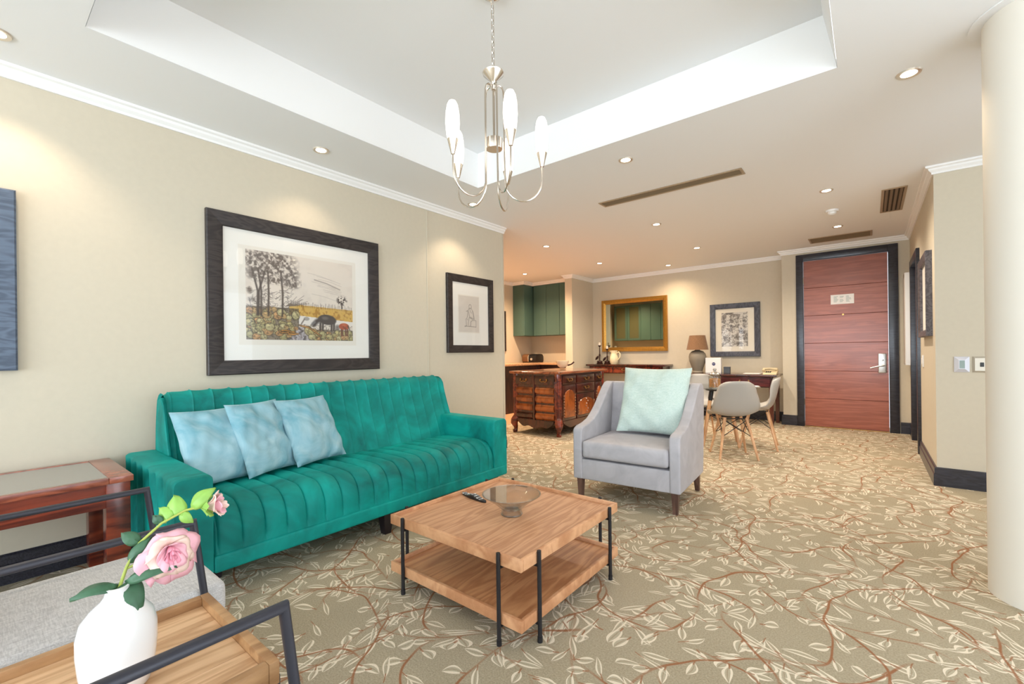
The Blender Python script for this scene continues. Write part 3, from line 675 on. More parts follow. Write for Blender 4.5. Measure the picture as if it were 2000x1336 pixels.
for q in range(5):
    a = math.radians(-31+72*q); ca, sa = math.cos(a), math.sin(a); P = []
    for r, z in ((.006, 2.43), (.016, 2.447), (.03, 2.449), (.042, 2.44), (.048, 2.42), (.05, 2.39), (.05, 2.25), (.05, 2.1), (.052, 2.03)): P.append((r, z))
    for s in np.linspace(0, PI, 14)[1:]: P.append((.1425-.0925*math.cos(s), 1.985-.105*math.sin(s)))
    P.append((.235, 2.02)); P.append((.235, 2.06))
    arm = obj('arm', B().tube([(cx+r*ca, cy+r*sa, z) for r, z in P], .0045, 8), BRASSN, t)
    c0 = (cx+.235*ca, cy+.235*sa, 0)
    obj('cup', B().lathe([(0, 2.05), (.009, 2.05), (.026, 2.118), (.0245, 2.118), (.006, 2.06), (0, 2.06)], 20, c0), BRASSN, arm)
    obj('shade', B().lathe([(0, 2.105), (.022, 2.105), (.029, 2.14), (.033, 2.19), (.031, 2.24), (.025, 2.275), (.017, 2.292), (0, 2.296)], 24, c0), OPAL, arm)

# ================================================================== sofa
t = thing('sofa', 'emerald green velvet sofa with channel tufting and low box arms', 'sofa', (-2.85, 1.7, 0))
SY0, SY1 = .72, 2.69; PITCH = .105; Y00 = .741
def rib(y, lo=SY0, hi=SY1):
    f = ((y-Y00)/PITCH) % 1.; return math.sqrt(max(0, 1-(2*f-1)**2))**.8
def resample(P, n):
    P = [Vector(p) for p in P]; L = [0]
    for a, b in zip(P, P[1:]): L.append(L[-1]+(b-a).length)
    out = []; k = 0
    for i in range(n+1):
        s = L[-1]*i/n
        while k < len(P)-2 and L[k+1] < s: k += 1
        out.append(P[k].lerp(P[k+1], (s-L[k])/max(1e-9, L[k+1]-L[k])))
    return out
def arc(c, r, a0, a1, n): return [(c[0]+r*math.cos(math.radians(a0+(a1-a0)*i/n)), c[1]+r*math.sin(math.radians(a0+(a1-a0)*i/n))) for i in range(n+1)]
def channelled(prof, y0, y1, depth, endround=.03, n=36, shape=None):
    P = resample(prof, n); nrm = []
    for i in range(n+1):
        d = (P[min(n, i+1)]-P[max(0, i-1)]).normalized(); nrm.append(Vector((-d.y, d.x)))
    ys = set([y0, y1]); k = 0; y = Y00-PITCH*2
    while y < y1:
        for s in (0, .04, .1, .2, .35, .5, .65, .8, .9, .96):
            q = y+PITCH*s
            if y0 < q < y1: ys.add(q)
        y += PITCH
    ys = sorted(ys)
    def pt(i, j):
        y = ys[j]; e = min(1., min(y-y0, y1-y)/endround) if endround else 1; er = math.sqrt(max(0, 1-(1-e)**2))
        w = math.sin(PI*min(1, max(0, i/n)))**.3 if 0 < i < n else 0
        off = depth*(rib(y)-1)*w - .03*(1-er); p = P[i]+nrm[i]*off
        if shape: p = shape(p, y)
        return (p.x, y, p.y)
    return B().grid(pt, n, len(ys)-1)
# seat: profile in (x,z), from the back over the top and down the front
seatp = [(-3.02, .405), (-2.9, .42)]+[(-2.75, .43), (-2.6, .432)]+arc((-2.515, .285), .145, 85, 3, 14)+[(-2.369, .25), (-2.370, .205)]
obj('seat', channelled(seatp[::-1][::-1], SY0, SY1, .021), GREENV, t, smooth=60)
obj('seat_underside', B().box(-3.2, -2.44, SY0+.01, SY1-.01, .15, .36, .01), GREENV, t)
obj('base_rail', B().box(-3.22, -2.36, SY0, 2.84, .125, .205, .014, 3), GREENV, t)
backp = [(-2.945, .40), (-3.0, .55), (-3.055, .70), (-3.095, .82)]+arc((-3.17, .865), .065, 20, 165, 10)+[(-3.26, .75), (-3.28, .5), (-3.28, .3)]
def bshape(p, y):
    e = min(y-.70, 2.80-y); k = 1-max(0, 1-e/.07)**2*.07 if e < .07 else 1
    return Vector((p.x, .3+(p.y-.3)*k))
obj('backrest', channelled(backp, .71, 2.79, .009, .02, 44, bshape), GREENV, t, smooth=60)
for yy, nm in ((.712, 'back_side'), (2.788, 'back_side')):
    poly = [(x+.012 if i < 4 else x, z) for i, (x, z) in enumerate(backp)]
    poly = [(-2.96, .40), (-3.01, .55), (-3.066, .70), (-3.105, .82), (-3.12, .86), (-3.17, .90), (-3.22, .885), (-3.25, .75), (-3.27, .5), (-3.27, .3), (-2.96, .3)]
    obj(nm, B().prism(poly, 1, yy-.008, yy+.03 if yy < 1 else yy+.008, .006, 1), GREENV, t)
def sofa_arm(y0, y1, outer):
    zt, zb, r = .59, .135, .03; n = 14
    sec = arc((y1-r, zt-r), r, 0, 90, 5)+arc((y0+r, zt-r), r, 90, 180, 5)+[(y0, .45), (y0, .3), (y0, zb), (y1, zb), (y1, .3), (y1, .45)]
    xs = []; x = -3.3
    while x < -2.37: xs.append(x); x += .012
    xs.append(-2.365); loops = []
    for x in xs:
        f = ((x+3.3)/.125) % 1; rb = math.sqrt(max(0, 1-(2*f-1)**2)); e = min(1, (x+3.3)/.02, (-2.362-x)/.016); er = 1-math.sqrt(max(0, 1-(1-max(0, e))**2))
        L = []
        for yy, zz in sec:
            o = 0
            if (outer < 0 and yy < y0+.02) or (outer > 0 and yy > y1-.02):
                if zz < .577 and x < -2.46: o = .045*(1-rb)*min(1, (.577-zz)/.03)
            cyy = (y0+y1)/2; s = 1 if yy < cyy else -1
            L.append((x, yy+s*(o+.012*er), zz-(.012*er if zz > .3 else 0)))
        loops.append(L)
    return B().rings(loops)
obj('arm', sofa_arm(.565, .722, -1), GREENV, t, smooth=50)
obj('arm', sofa_arm(2.685, 2.845, 1), GREENV, t, smooth=50)
for x, y in ((-2.62, .8), (-2.40, 1.675), (-2.42, 2.72), (-3.15, .8), (-3.15, 1.675), (-3.15, 2.72)):
    obj('leg', B().rings([[(x+sx*.035, y+sy*.035, .13) for sx, sy in ((-1, -1), (1, -1), (1, 1), (-1, 1))], [(x+sx*.022, y+sy*.022, 0) for sx, sy in ((-1, -1), (1, -1), (1, 1), (-1, 1))]]), DKLEG, t, smooth=0)

# ------------------------------------------------------------------ cushions
def pillow(w, h, th, seed, sag=.0, crease=0):
    r = random.Random(seed); ph = [r.random()*6 for _ in range(8)]; n = 26; b = bmesh.new(); vs = {}
    def f(u, v, s):
        k = (max(0, 1-abs(u)**2.6)*max(0, 1-abs(v)**2.6))**.55
        pin = 1-.055*(1-v*v)*abs(u)**3; pin2 = 1-.05*(1-u*u)*abs(v)**3
        x = u*w/2*pin; z = v*h/2*pin2-sag*k*.3
        wr = .009*math.sin(5*u+3*v+ph[0])*math.sin(4*v+ph[1])+.006*math.sin(11*u*v+ph[2])+.004*math.sin(9*(u+v)+ph[3])+.002*math.sin(17*u-6*v+ph[4])
        cr = crease*(math.exp(-((v+.1-.25*u)/.07)**2)+.6*math.exp(-((v+.45+.2*u)/.06)**2))*math.exp(-((u+.2)/.5)**2)
        return (x, s*(th/2*k+(wr-cr)*min(1, k*2))-.0*s, z)
    for s in (1, -1):
        for i in range(n+1):
            for j in range(n+1):
                if s == -1 and (i in (0, n) or j in (0, n)): vs[s, i, j] = vs[1, i, j]; continue
                vs[s, i, j] = b.verts.new(f(2*i/n-1, 2*j/n-1, s))
    for s in (1, -1):
        for i in range(n):
            for j in range(n):
                q = [vs[s, i, j], vs[s, i+1, j], vs[s, i+1, j+1], vs[s, i, j+1]]; b.faces.new(q if s == -1 else q[::-1])
    bmesh.ops.recalc_face_normals(b, faces=b.faces); o = B(); o.bm.free(); o.bm = b; return o
def place_pillow(name, label, bl, br, tl, th, m, seed, group=None, crease=0):
    bl, br, tl = Vector(bl), Vector(br), Vector(tl); ux = (br-bl); w = ux.length; ux.normalize(); uz = tl-bl; uz = uz-ux*uz.dot(ux); h = uz.length; uz.normalize(); uy = uz.cross(ux)
    o = obj(name, pillow(w, h, th, seed, crease=crease), m, None, smooth=80)
    c = (bl+br)/2+uz*h/2
    o.matrix_world = Matrix(((ux.x, uy.x, uz.x, c.x), (ux.y, uy.y, uz.y, c.y), (ux.z, uy.z, uz.z, c.z), (0, 0, 0, 1)))
    return tag(o, label, 'cushion', group)
place_pillow('cushion', 'light blue velvet cushion against the left sofa arm, largest of the three', (-2.77, .735, .43), (-2.84, 1.13, .43), (-2.98, .715, .83), .14, BLUEV, 3, 'velvet sofa cushions')
place_pillow('cushion', 'creased light blue velvet cushion in the middle of the three on the sofa', (-2.74, 1.01, .435), (-2.86, 1.35, .435), (-2.95, 1.02, .85), .13, BLUEV, 5, 'velvet sofa cushions', .012)
place_pillow('cushion', 'light blue velvet cushion standing free, farthest from the sofa arm', (-2.775, 1.30, .435), (-2.88, 1.69, .435), (-2.99, 1.275, .845), .13, BLUEV, 8, 'velvet sofa cushions')

# ================================================================== coffee table
t = thing('coffee_table', 'square oak coffee table with two trays on thin black legs', 'coffee table', (-1.426, 1.71, 0))
TX = (-1.828, -1.022, 1.302, 2.116)
def tray_part(name, z0, z1, m):
    x0, x1, y0, y1 = TX; w = .016
    p = obj(name, B().box(x0+w, x1-w, y0+w, y1-w, z0+.003, z1-.016), m, t, smooth=0)
    for r in ((x0, x1, y0, y0+w), (x0, x1, y1-w, y1), (x0, x0+w, y0+w, y1-w), (x1-w, x1, y0+w, y1-w)): obj('rim', B().box(*r, z0, z1, .003, 2), OAKR, p)
    return p
tray_part('table_top', .306, .352, OAK); tray_part('lower_shelf', .078, .124, OAKL)
x0, x1, y0, y1 = TX; r = .0085; e = .105
for cx_, sx in ((x0, -1), (x1, 1)):
    for cy_, sy in ((y0, -1), (y1, 1)):
        a = (cx_-sx*e, cy_+sy*r); b = (cx_+sx*r, cy_-sy*e)
        for q, (x, y) in enumerate((a, b)):
            lg = obj('leg', B().tube([(x, y, .02), (x, y, .358)], r, 12), IRON, t)
            obj('foot', B().tube([(x, y, 0), (x, y, .022)], r*1.2, 12), IRON, lg)
        for zz in (.298, .07):
            obj('brace', B().tube([(a[0], a[1], zz), (a[0], cy_-sy*.02, zz), (cx_-sx*.02, b[1], zz), (b[0], b[1], zz)], .006, 8), IRON, t)
ZTB = .336
# glass bowl
t = thing('glass_bowl', 'clear glass footed bowl on the oak coffee table', 'bowl', (-1.38, 1.69, ZTB))
c_ = (-1.38, 1.69, ZTB)
obj('bowl', B().lathe([(0, .038), (.046, .040), (.056, .048), (.086, .072), (.132, .1), (.141, .104)], 64, c_), BOWLG, t, smooth=80)
obj('outer_wall', B().lathe([(.05, .03), (.056, .036), (.09, .066), (.138, .098), (.143, .102)], 64, c_), BOWLG, t, smooth=80)
obj('rim', B().tube([(c_[0]+.142*math.cos(a), c_[1]+.142*math.sin(a), ZTB+.104) for a in np.linspace(0, 2*PI, 64, endpoint=False)], .0028, 8, closed=True), BOWLG, t, smooth=80)
obj('foot', B().lathe([(0, 0), (.048, 0), (.053, .004), (.050, .02), (.050, .032), (0, .036)], 48, c_), BOWLG, t, smooth=60)
obj('foot_ring', B().tube([(c_[0]+.05*math.cos(a), c_[1]+.05*math.sin(a), ZTB+.006) for a in np.linspace(0, 2*PI, 48, endpoint=False)], .004, 8, closed=True), BOWLG, t, smooth=80)
# remote control
t = thing('remote_control', 'black remote control with grey buttons lying on the coffee table', 'remote control', (-1.70, 1.755, ZTB), math.radians(-9))
L = []
for s in np.linspace(-1, 1, 15):
    w = .019*(1+.18*math.cos(s*3.3))*(math.sqrt(max(.02, 1-abs(s)**8))); h = .012+.006*math.cos(s*2.2)+.004*math.cos(s*6); x = s*.105
    L.append([(x, -w, .004), (x, -w*.8, 0), (x, w*.8, 0), (x, w, .004), (x, w*.95, h*.8), (x, w*.6, h), (x, -w*.6, h), (x, -w*.95, h*.8)])
obj('case', B().rings(L), PLASTK, t, world=False, smooth=50)
for i in range(8):
    for j in range(3):
        if i == 3 and j != 1: continue
        x = -.085+i*.021; s = x/.105; h = .012+.006*math.cos(s*2.2)+.004*math.cos(s*6)
        obj('button', B().box(x-.005, x+.005, -.013+j*.010, -.007+j*.010, h-.003, h+.002, .001, 1), BTN if (i+j) % 3 else PLASTW, t, world=False)

# ================================================================== grey armchair (local: front is -Y)
AX, AY, AR = -1.412, 3.02, math.radians(3.8)
t = thing('armchair', 'light grey upholstered armchair with sloping arms and tapered walnut legs', 'armchair', (AX, AY, 0), AR)
hw = .405
prof = [(0, .15), (0, .52), (.012, .54), (.05, .555), (.14, .565), (.24, .59), (.33, .64), (.41, .70), (.48, .765), (.55, .825), (.60, .86), (.64, .872), (.70, .868), (.745, .84), (.76, .80), (.74, .45), (.70, .15)]
for s in (-1, 1):
    xa, xb = (s*hw, s*(hw-.075)) if s < 0 else (hw-.075, hw)
    obj('arm', B().prism(prof, 0, min(xa, xb), max(xa, xb), .014, 3), GREYF, t, world=False, smooth=45)
obj('backrest', B().prism([(.55, .3), (.60, .60), (.63, .86), (.66, .872), (.72, .866), (.755, .82), (.74, .45), (.70, .3)], 0, -hw+.07, hw-.07, .016, 3), GREYF, t, world=False, smooth=45)
obj('base', B().box(-hw+.07, hw-.07, .006, .70, .15, .305, .01, 3), GREYF, t, world=False)
def cush(x0, x1, y0, y1, z0, z1, puff, r=.035, n=18):
    def fn(top):
        def f(i, j):
            u, v = 2*i/n-1, 2*j/n-1; k = (max(0, 1-abs(u)**5)*max(0, 1-abs(v)**5))
            x = (x0+x1)/2+u*(x1-x0)/2; y = (y0+y1)/2+v*(y1-y0)/2; zm = (z0+z1)/2; hh = (z1-z0)/2
            e = (1-(1-min(1, (1-max(abs(u), abs(v)))*8))**2)**.5
            return (x, y, zm+(1 if top else -1)*(hh-r+r*e+(puff*k if top else 0)))
        return f
    b = B().box(x0, x1, y0, y1, z0+.01, z1-.004, r, 4); b.grid(lambda i, j: (x0+r+(x1-x0-2*r)*i/n, y0+r+(y1-y0-2*r)*j/n, z1-.005+puff*(math.sin(PI*i/n)*math.sin(PI*j/n))**.6), n, n); return b
obj('seat_cushion', cush(-hw+.078, hw-.078, -.012, .60, .308, .452, .018), GREYF, t, world=False, smooth=70)
for x, y, lean in ((-.36, .045, 0), (.36, .045, 0), (-.36, .66, .03), (.36, .66, .03)):
    obj('leg', B().rings([[(x+sx*.024, y+sy*.024, .155) for sx, sy in ((-1, -1), (1, -1), (1, 1), (-1, 1))], [(x+sx*.016, y+sy*.016+lean, 0) for sx, sy in ((-1, -1), (1, -1), (1, 1), (-1, 1))]]), WALNUT, t, world=False, smooth=0)
place_pillow('cushion', 'large pale mint linen cushion leaning in the grey armchair', (-1.645, 3.40, .475), (-1.09, 3.43, .475), (-1.60, 3.62, .995), .17, MINT, 12)

# ================================================================== carved sideboard / desk
SX0, SX1, SYA, SYB = -4.02, -3.22, 4.97, 6.27
t = thing('carved_sideboard', 'dark carved mahogany sideboard with brass pulls and cabriole feet', 'sideboard', ((SX0+SX1)/2, (SYA+SYB)/2, 0))
obj('body', B().box(SX0+.02, SX1-.02, SYA+.02, SYB-.02, .15, .84), MAHOGD, t, smooth=0)
tp = [(SX0-.04, SYA-.02), (SX0+.2, SYA-.045), (SX0+.5, SYA-.045), (SX1-.1, SYA-.035), (SX1+.03, SYA-.045), (SX1+.04, SYA-.03), (SX1+.035, SYA+.3), (SX1+.05, (SYA+SYB)/2), (SX1+.035, SYB-.3), (SX1+.04, SYB+.03), (SX1+.03, SYB+.04), (SX0-.03, SYB+.04)]
obj('top', B().prism(tp, 2, .84, .873, .01, 3), wood('sideboard_top', lin(96, 46, 26), lin(158, 88, 52), (8, 1.2, 8), .14, coat=.8, rings=5), t)
def bail(p, ax, w, parent):
    """drop pull: two rosettes and a curved bail; ax = 'x' (on -Y face) or 'y' (on +X face)"""
    P = (lambda a, o, z: (p[0]+a, p[1]-o, p[2]+z)) if ax == 'x' else (lambda a, o, z: (p[0]+o, p[1]+a, p[2]+z))
    b = B(); b.tube([P(-w, .012, .008), P(-w*1.15, .018, -.006), P(-w*.6, .02, -.022), P(0, .02, -.014), P(w*.6, .02, -.022), P(w*1.15, .018, -.006), P(w, .012, .008)], .0045, 6)
    for s in (-1, 1): b.tube([P(s*w, 0, .008), P(s*w, .016, .008)], .010, 8)
    obj('handle', b, BRASS, parent)
# left end (faces the camera side): two columns
for c0, c1 in ((SX0+.06, -3.655), (-3.625, SX1-.08)):
    d = obj('drawer', B().box(c0, c1, SYA, SYA+.03, .69, .81, .008, 2), MAHOGD, t); bail(((c0+c1)/2, SYA, .755), 'x', .05, d)
    for k in range(4):
        z0 = .20+k*.118; n = 8
        pr = [(SYA+.03, z0), (SYA+.03, z0+.106)]+[(SYA+.03-.03*math.sin(PI*i/n)-.004, z0+.106-.106*i/n) for i in range(n+1)]
        obj('drawer_front', B().prism(pr, 0, c0+.01, c1-.01), MAHOGH if k > 0 or c0 > -3.65 else MAHOGD, t, smooth=50)
obj('stile', B().box(-3.655, -3.625, SYA-.004, SYA+.03, .17, .82, .008, 2), MAHOGD, t)
# +X face: three top drawers, small drawer, doors with carved panels
cols = [(SYA+.09, 5.41), (5.44, 5.95), (5.98, SYB-.07)]
for i, (a0, a1) in enumerate(cols):
    d = obj('drawer', B().box(SX1-.03, SX1, a0, a1, .70, .81, .008, 2), MAHOGD, t); bail((SX1, (a0+a1)/2, .76), 'y', .05, d)
    if i == 1:
        d = obj('drawer', B().box(SX1-.03, SX1, a0, a1, .56, .69, .008, 2), MAHOGD, t); bail((SX1, (a0+a1)/2, .63), 'y', .05, d); zt = .54
    else: zt = .68
    dr = obj('door', B().box(SX1-.03, SX1-.006, a0, a1, .20, zt, .006, 2), MAHOGD, t)
    am = (a0+a1)/2; hw_ = (a1-a0)/2-.05
    arch = [(am-hw_, .24), (am+hw_, .24), (am+hw_, zt-.14)]+[(am+hw_*math.cos(q), zt-.14+.08*math.sin(q)) for q in np.linspace(.2, PI-.2, 9)]+[(am-hw_, zt-.14)]
    obj('panel', B().prism(arch, 0, SX1-.008, SX1+.006, .004, 1), MAHOGH, dr)
    cv = B()
    for s in (-1, 1):
        for k in range(8):
            z = .26+k*(zt-.36)/8; cv.lathe([(0, -.018), (.012, -.006), (.010, .008), (0, .02)], 6, (SX1+.002, am+s*(hw_+.02), z))
    for k in range(6 if i == 1 else 0): cv.lathe([(0, -.016), (.016, 0), (0, .018)], 6, (SX1+.006, am+.03*math.sin(k*2.), .28+k*.036))
    obj('carving', cv, wood('carving_mahogany', lin(120, 72, 44), lin(176, 122, 82), (4, 4, 4), .3, coat=.4), dr)
# corner posts and cabriole feet
for x, y, sx, sy in ((SX0+.045, SYA+.045, -1, -1), (SX1-.045, SYA+.045, 1, -1), (SX0+.045, SYB-.045, -1, 1), (SX1-.045, SYB-.045, 1, 1)):
    po = obj('corner_post', B().lathe([(0, .17), (.048, .17), (.05, .2), (.042, .23), (.045, .3), (.045, .74), (.05, .78), (.046, .84), (0, .84)], 16, (x, y, 0)), MAHOG, t)
    fl_ = B()
    for q in range(8): a = 2*PI*q/8; fl_.tube([(x+.045*math.cos(a), y+.045*math.sin(a), .28), (x+.045*math.cos(a), y+.045*math.sin(a), .74)], .006, 6)
    obj('fluting', fl_, MAHOG, po)
    obj('leg', B().tube([(x+sx*.0, y+sy*.0, .22), (x+sx*.022, y+sy*.022, .17), (x+sx*.028, y+sy*.028, .13), (x+sx*.012, y+sy*.012, .07), (x+sx*.012, y+sy*.012, .035), (x+sx*.02, y+sy*.02, .018), (x+sx*.02, y+sy*.02, 0)], [.052, .056, .05, .03, .026, .036, .028], 12), MAHOG, t)
def apron(ax, a0, a1, f0, f1, t):
    n = 28; P = [(a0, .2), (a1, .2)]
    for i in range(n+1): s = i/n; P.append((a1+(a0-a1)*s, .17-.075*math.sin(PI*s)**.5+.014*math.cos(s*6*PI)))
    obj('apron', B().prism(P, 1 if ax == 'x' else 0, f0, f1, 0), MAHOGD, t, smooth=30)
apron('x', SX0+.09, SX1-.09, SYA-.005, SYA+.03, t); apron('y', SYA+.09, SYB-.09, SX1-.03, SX1+.005, t)
# cream oil burner on the sideboard
bx_, by_ = -3.575, 5.62
t = thing('oil_burner', 'cream ceramic cup with spout on a small glass base atop the sideboard', 'oil burner', (bx_, by_, .873))
obj('glass_base', B().lathe([(0, 0), (.045, 0), (.048, .01), (.032, .018), (.036, .03), (0, .03)], 24, (bx_, by_, .873)), GLASS, t)
obj('cup', B().lathe([(0, .03), (.03, .03), (.068, .055), (.09, .10), (.096, .135), (.088, .135), (.08, .10), (.05, .06), (0, .05)], 32, (bx_, by_, .873)), CREAM, t)
obj('handle', B().tube([(bx_+.06, by_+.05, .94), (bx_+.10, by_+.085, .955), (bx_+.135, by_+.11, .99)], [.012, .01, .012], 8), BRONZE, t)

# ================================================================== kitchen
def cabinet(name, label, x0, x1, y0, y1, z0, z1, face, ndoor, m, handle=False, glassd=False):
    t = thing(name, label, 'cabinet', ((x0+x1)/2, (y0+y1)/2, z0))
    obj('carcass', B().box(x0, x1, y0, y1, z0, z1), m, t, smooth=0)
    for k in range(ndoor):
        g = .003
        if face in '-y+y':
            a0 = x0+(x1-x0)*k/ndoor+g; a1 = x0+(x1-x0)*(k+1)/ndoor-g; f0, f1 = (y0-.018, y0) if face == '-y' else (y1, y1+.018); r = (a0, a1, f0, f1)
        else:
            a0 = y0+(y1-y0)*k/ndoor+g; a1 = y0+(y1-y0)*(k+1)/ndoor-g; r = (x1, x1+.018, a0, a1)
        if glassd:
            fr = B(); w = .06
            for q in ((r[0], r[0]+w, z0+g, z1-g), (r[1]-w, r[1], z0+g, z1-g), (r[0]+w, r[1]-w, z0+g, z0+w), (r[0]+w, r[1]-w, z1-w, z1-g)): fr.box(q[0], q[1], r[2], r[3], q[2], q[3])
            d = obj('door', fr, m, t, smooth=0); obj('pane', B().box(r[0]+w, r[1]-w, r[2]+.004, r[3]-.008, z0+w, z1-w), plain('smoked_pane', lin(92, 92, 66), .2), d, smooth=0)
        else: d = obj('door', B().box(*r, z0+g, z1-g, .002, 1), m, t)
    return t
cabinet('wall_cabinet', 'sage green kitchen wall cabinet with flat doors facing the room', -5.58, -4.6, 7.67, 7.99, 1.495, ZC-.065, '-y', 3, SAGE)
cabinet('wall_cabinet', 'narrow sage green corner wall cabinet beside the orange lit wall', XK+.005, -5.62, 7.35, 7.99, 1.495, ZC-.065, '+x', 1, SAGE)
cabinet('wall_cabinet', 'green glazed wall cabinet seen only in the gilt mirror', -5.75, -4.95, YK0+.095, 4.40, 1.45, 2.45, '+y', 2, SAGE, glassd=True)
cabinet('wall_cabinet', 'green flat fronted wall cabinet at the right in the mirror reflection', -4.94, -4.1, YK0+.095, 4.43, 1.45, 2.45, '+y', 3, SAGE)
DKC = wood('dark_kitchen_front', lin(34, 18, 16), lin(60, 34, 28), (6, 6, 1), .35)
cabinet('base_cabinet', 'dark wooden kitchen base cabinets along the left kitchen wall', XK+.005, -5.26, 5.2, 7.98, 0, .885, '+x', 4, DKC)
cabinet('base_cabinet', 'dark wooden kitchen base cabinets along the kitchen back wall', -5.235, -4.6, 7.42, 7.98, 0, .885, '-y', 1, DKC)
single('worktop', B().prism([(XK+.005, 5.18), (-5.21, 5.18), (-5.21, 7.37), (-4.6, 7.37), (-4.6, 7.985), (XK+.005, 7.985)], 2, .887, .93, .006, 2), GRANITE, 'pink brown granite kitchen worktop', 'worktop', (-5.5, 7.5, .887))
t = thing('toaster', 'rounded black and chrome toaster on the granite worktop', 'toaster', (-5.58, 7.62, .93))
def toast(x0, x1): return B().prism([(7.5, .945), (7.78, .945), (7.78, 1.05), (7.75, 1.095), (7.70, 1.11), (7.58, 1.11), (7.53, 1.095), (7.5, 1.05)], 0, x0, x1, .01, 2)
obj('body', toast(-5.62, -5.42), PLASTK, t, smooth=45); obj('end_cap', toast(-5.79, -5.632), plain('bronze_plastic', lin(120, 86, 58), .4, .3), t, smooth=45)
obj('band', toast(-5.64, -5.612), CHROME, t, smooth=45); obj('dial', B().lathe([(0, 0), (.03, 0), (.026, .02), (0, .02)], 20, M=Matrix.Translation((-5.53, 7.5, 1.0)) @ Matrix.Rotation(PI/2, 4, 'X')), CHROME, t)
obj('base', B().box(-5.78, -5.43, 7.51, 7.77, .93, .946), PLASTK, t)

# ================================================================== console under the mirror
t = thing('console', 'wall console with mahogany drawers under the gilt mirror', 'console', (-3.55, 7.95, 0))
obj('top', B().box(-4.38, -2.80, 7.74, YB-.004, .862, .895, .006, 2), MAHOGD, t)
obj('body', B().box(-4.33, -2.86, 7.80, YB-.004, .72, .862), MAHOGD, t, smooth=0)
for a0, a1 in ((-4.31, -3.83), (-3.81, -3.36), (-3.34, -2.90)):
    d = obj('drawer', B().box(a0, a1, 7.785, 7.802, .735, .85, .004, 1), MAHOG, t); bail(((a0+a1)/2, 7.785, .80), 'x', .04, d)
for x in (-4.3, -2.89):
    for y in (7.83, 8.09): obj('leg', B().box(x-.025, x+.025, y-.025, y+.025, 0, .72, .004, 1), MAHOGD, t)
def candlestick(label, x, y, h):
    z = .895; t = thing('candlestick', label, 'candlestick', (x, y, z), 0, 'bird candlesticks on the console')
    obj('base', B().lathe([(0, 0), (.06, 0), (.066, .012), (.05, .03), (.058, .045), (.05, .06), (.02, .07), (0, .07)], 20, (x, y, z)), BRONZE, t)
    obj('stem', B().lathe([(0, .065), (.012, .065), (.009, h*.4), (.016, h*.45), (.016, h*.5), (.009, h*.55), (.008, h-.03), (.03, h-.01), (.032, h), (0, h)], 14, (x, y, z)), BRONZE, t)
    obj('bird', B().lathe([(0, -.06), (.012, -.045), (.024, -.01), (.02, .02), (.010, .04), (0, .05)], 10, M=Matrix.Translation((x-.045, y-.02, z+h*.34)) @ Matrix.Rotation(.7, 4, 'Y')), BRONZE, t)
    obj('candle', B().lathe([(0, h), (.022, h), (.022, h+.055), (0, h+.057)], 14, (x, y, z)), CANDLE, t)
candlestick('taller dark bronze bird candlestick with white candle on the console', -4.172, 7.93, .37)
candlestick('shorter dark bronze bird candlestick with candle beside the cream pitcher', -4.02, 7.95, .30)
px_, py_ = -3.875, 7.95
t = thing('pitcher', 'cream ceramic pitcher with handle on the console', 'pitcher', (px_, py_, .895))
obj('body', B().lathe([(0, 0), (.06, 0), (.075, .03), (.085, .09), (.08, .14), (.06, .19), (.056, .22), (.075, .265), (.068, .265), (.05, .22), (.05, .1), (0, .02)], 28, (px_, py_, .895)), CREAM, t)
obj('handle', B().tube([(px_+.055, py_, 1.105), (px_+.10, py_, 1.13), (px_+.13, py_, 1.09), (px_+.125, py_, 1.03), (px_+.075, py_, .965)], .011, 8), CREAM, t)
obj('spout', B().lathe([(0, -.02), (.026, .0), (.03, .03), (.0, .03)], 10, (px_-.06, py_, 1.13)), CREAM, t)

# ================================================================== writing desk
DZ = .765
t = thing('writing_desk', 'dark mahogany writing desk with drawers against the back wall', 'desk', (-1.8, 7.75, 0))
obj('top', B().box(-2.62, -1.05, 7.36, 7.98, DZ-.028, DZ, .006, 2), MAHOGD, t)
obj('apron', B().box(-2.56, -1.10, 7.42, 7.94, .575, DZ-.028), MAHOGD, t, smooth=0)
for a0, a1 in ((-2.52, -1.86), (-1.82, -1.14)):
    d = obj('drawer', B().box(a0, a1, 7.405, 7.422, .59, .728, .004, 1), wood('plum_mahogany', lin(74, 24, 28), lin(108, 42, 44), (1.2, 8, 8), .25, coat=.4), t); bail(((a0+a1)/2, 7.405, .67), 'x', .06, d)
for x in (-2.54, -1.12):
    for y in (7.41, 7.93): obj('leg', B().rings([[(x+sx*.03, y+sy*.03, .6) for sx, sy in ((-1, -1), (1, -1), (1, 1), (-1, 1))], [(x+sx*.022, y+sy*.022, 0) for sx, sy in ((-1, -1), (1, -1), (1, 1), (-1, 1))]]), MAHOGD, t, smooth=0)
lx, ly = -2.255, 7.75
t = thing('table_lamp', 'taupe ceramic urn lamp with brown tapered shade on the desk', 'lamp', (lx, ly, DZ))
obj('base', B().lathe([(0, 0), (.085, 0), (.088, .012), (.075, .03), (.09, .08), (.13, .2), (.137, .27), (.125, .32), (.09, .36), (.045, .375), (.035, .39), (0, .39)], 36, (lx, ly, DZ)), TAUPE, t)
obj('neck', B().tube([(lx, ly, DZ+.38), (lx, ly, DZ+.45)], .012, 10), BRASS, t)
obj('shade', B().lathe([(.172, .385), (.125, .625), (.122, .625), (.168, .387)], 40, (lx, ly, DZ)), SHADEB, t)
t = thing('white_display_box', 'white upright box with round blue logo beside the lamp', 'box', (-2.0, 7.73, DZ))
obj('case', B().box(-2.115, -1.875, 7.69, 7.77, DZ, DZ+.25, .004, 1), PAPER, t)
obj('logo', B().lathe([(0, 0), (.026, 0), (.026, .002), (0, .002)], 24, M=Matrix.Translation((-1.985, 7.69, DZ+.15)) @ Matrix.Rotation(PI/2, 4, 'X')), NAVY, t)
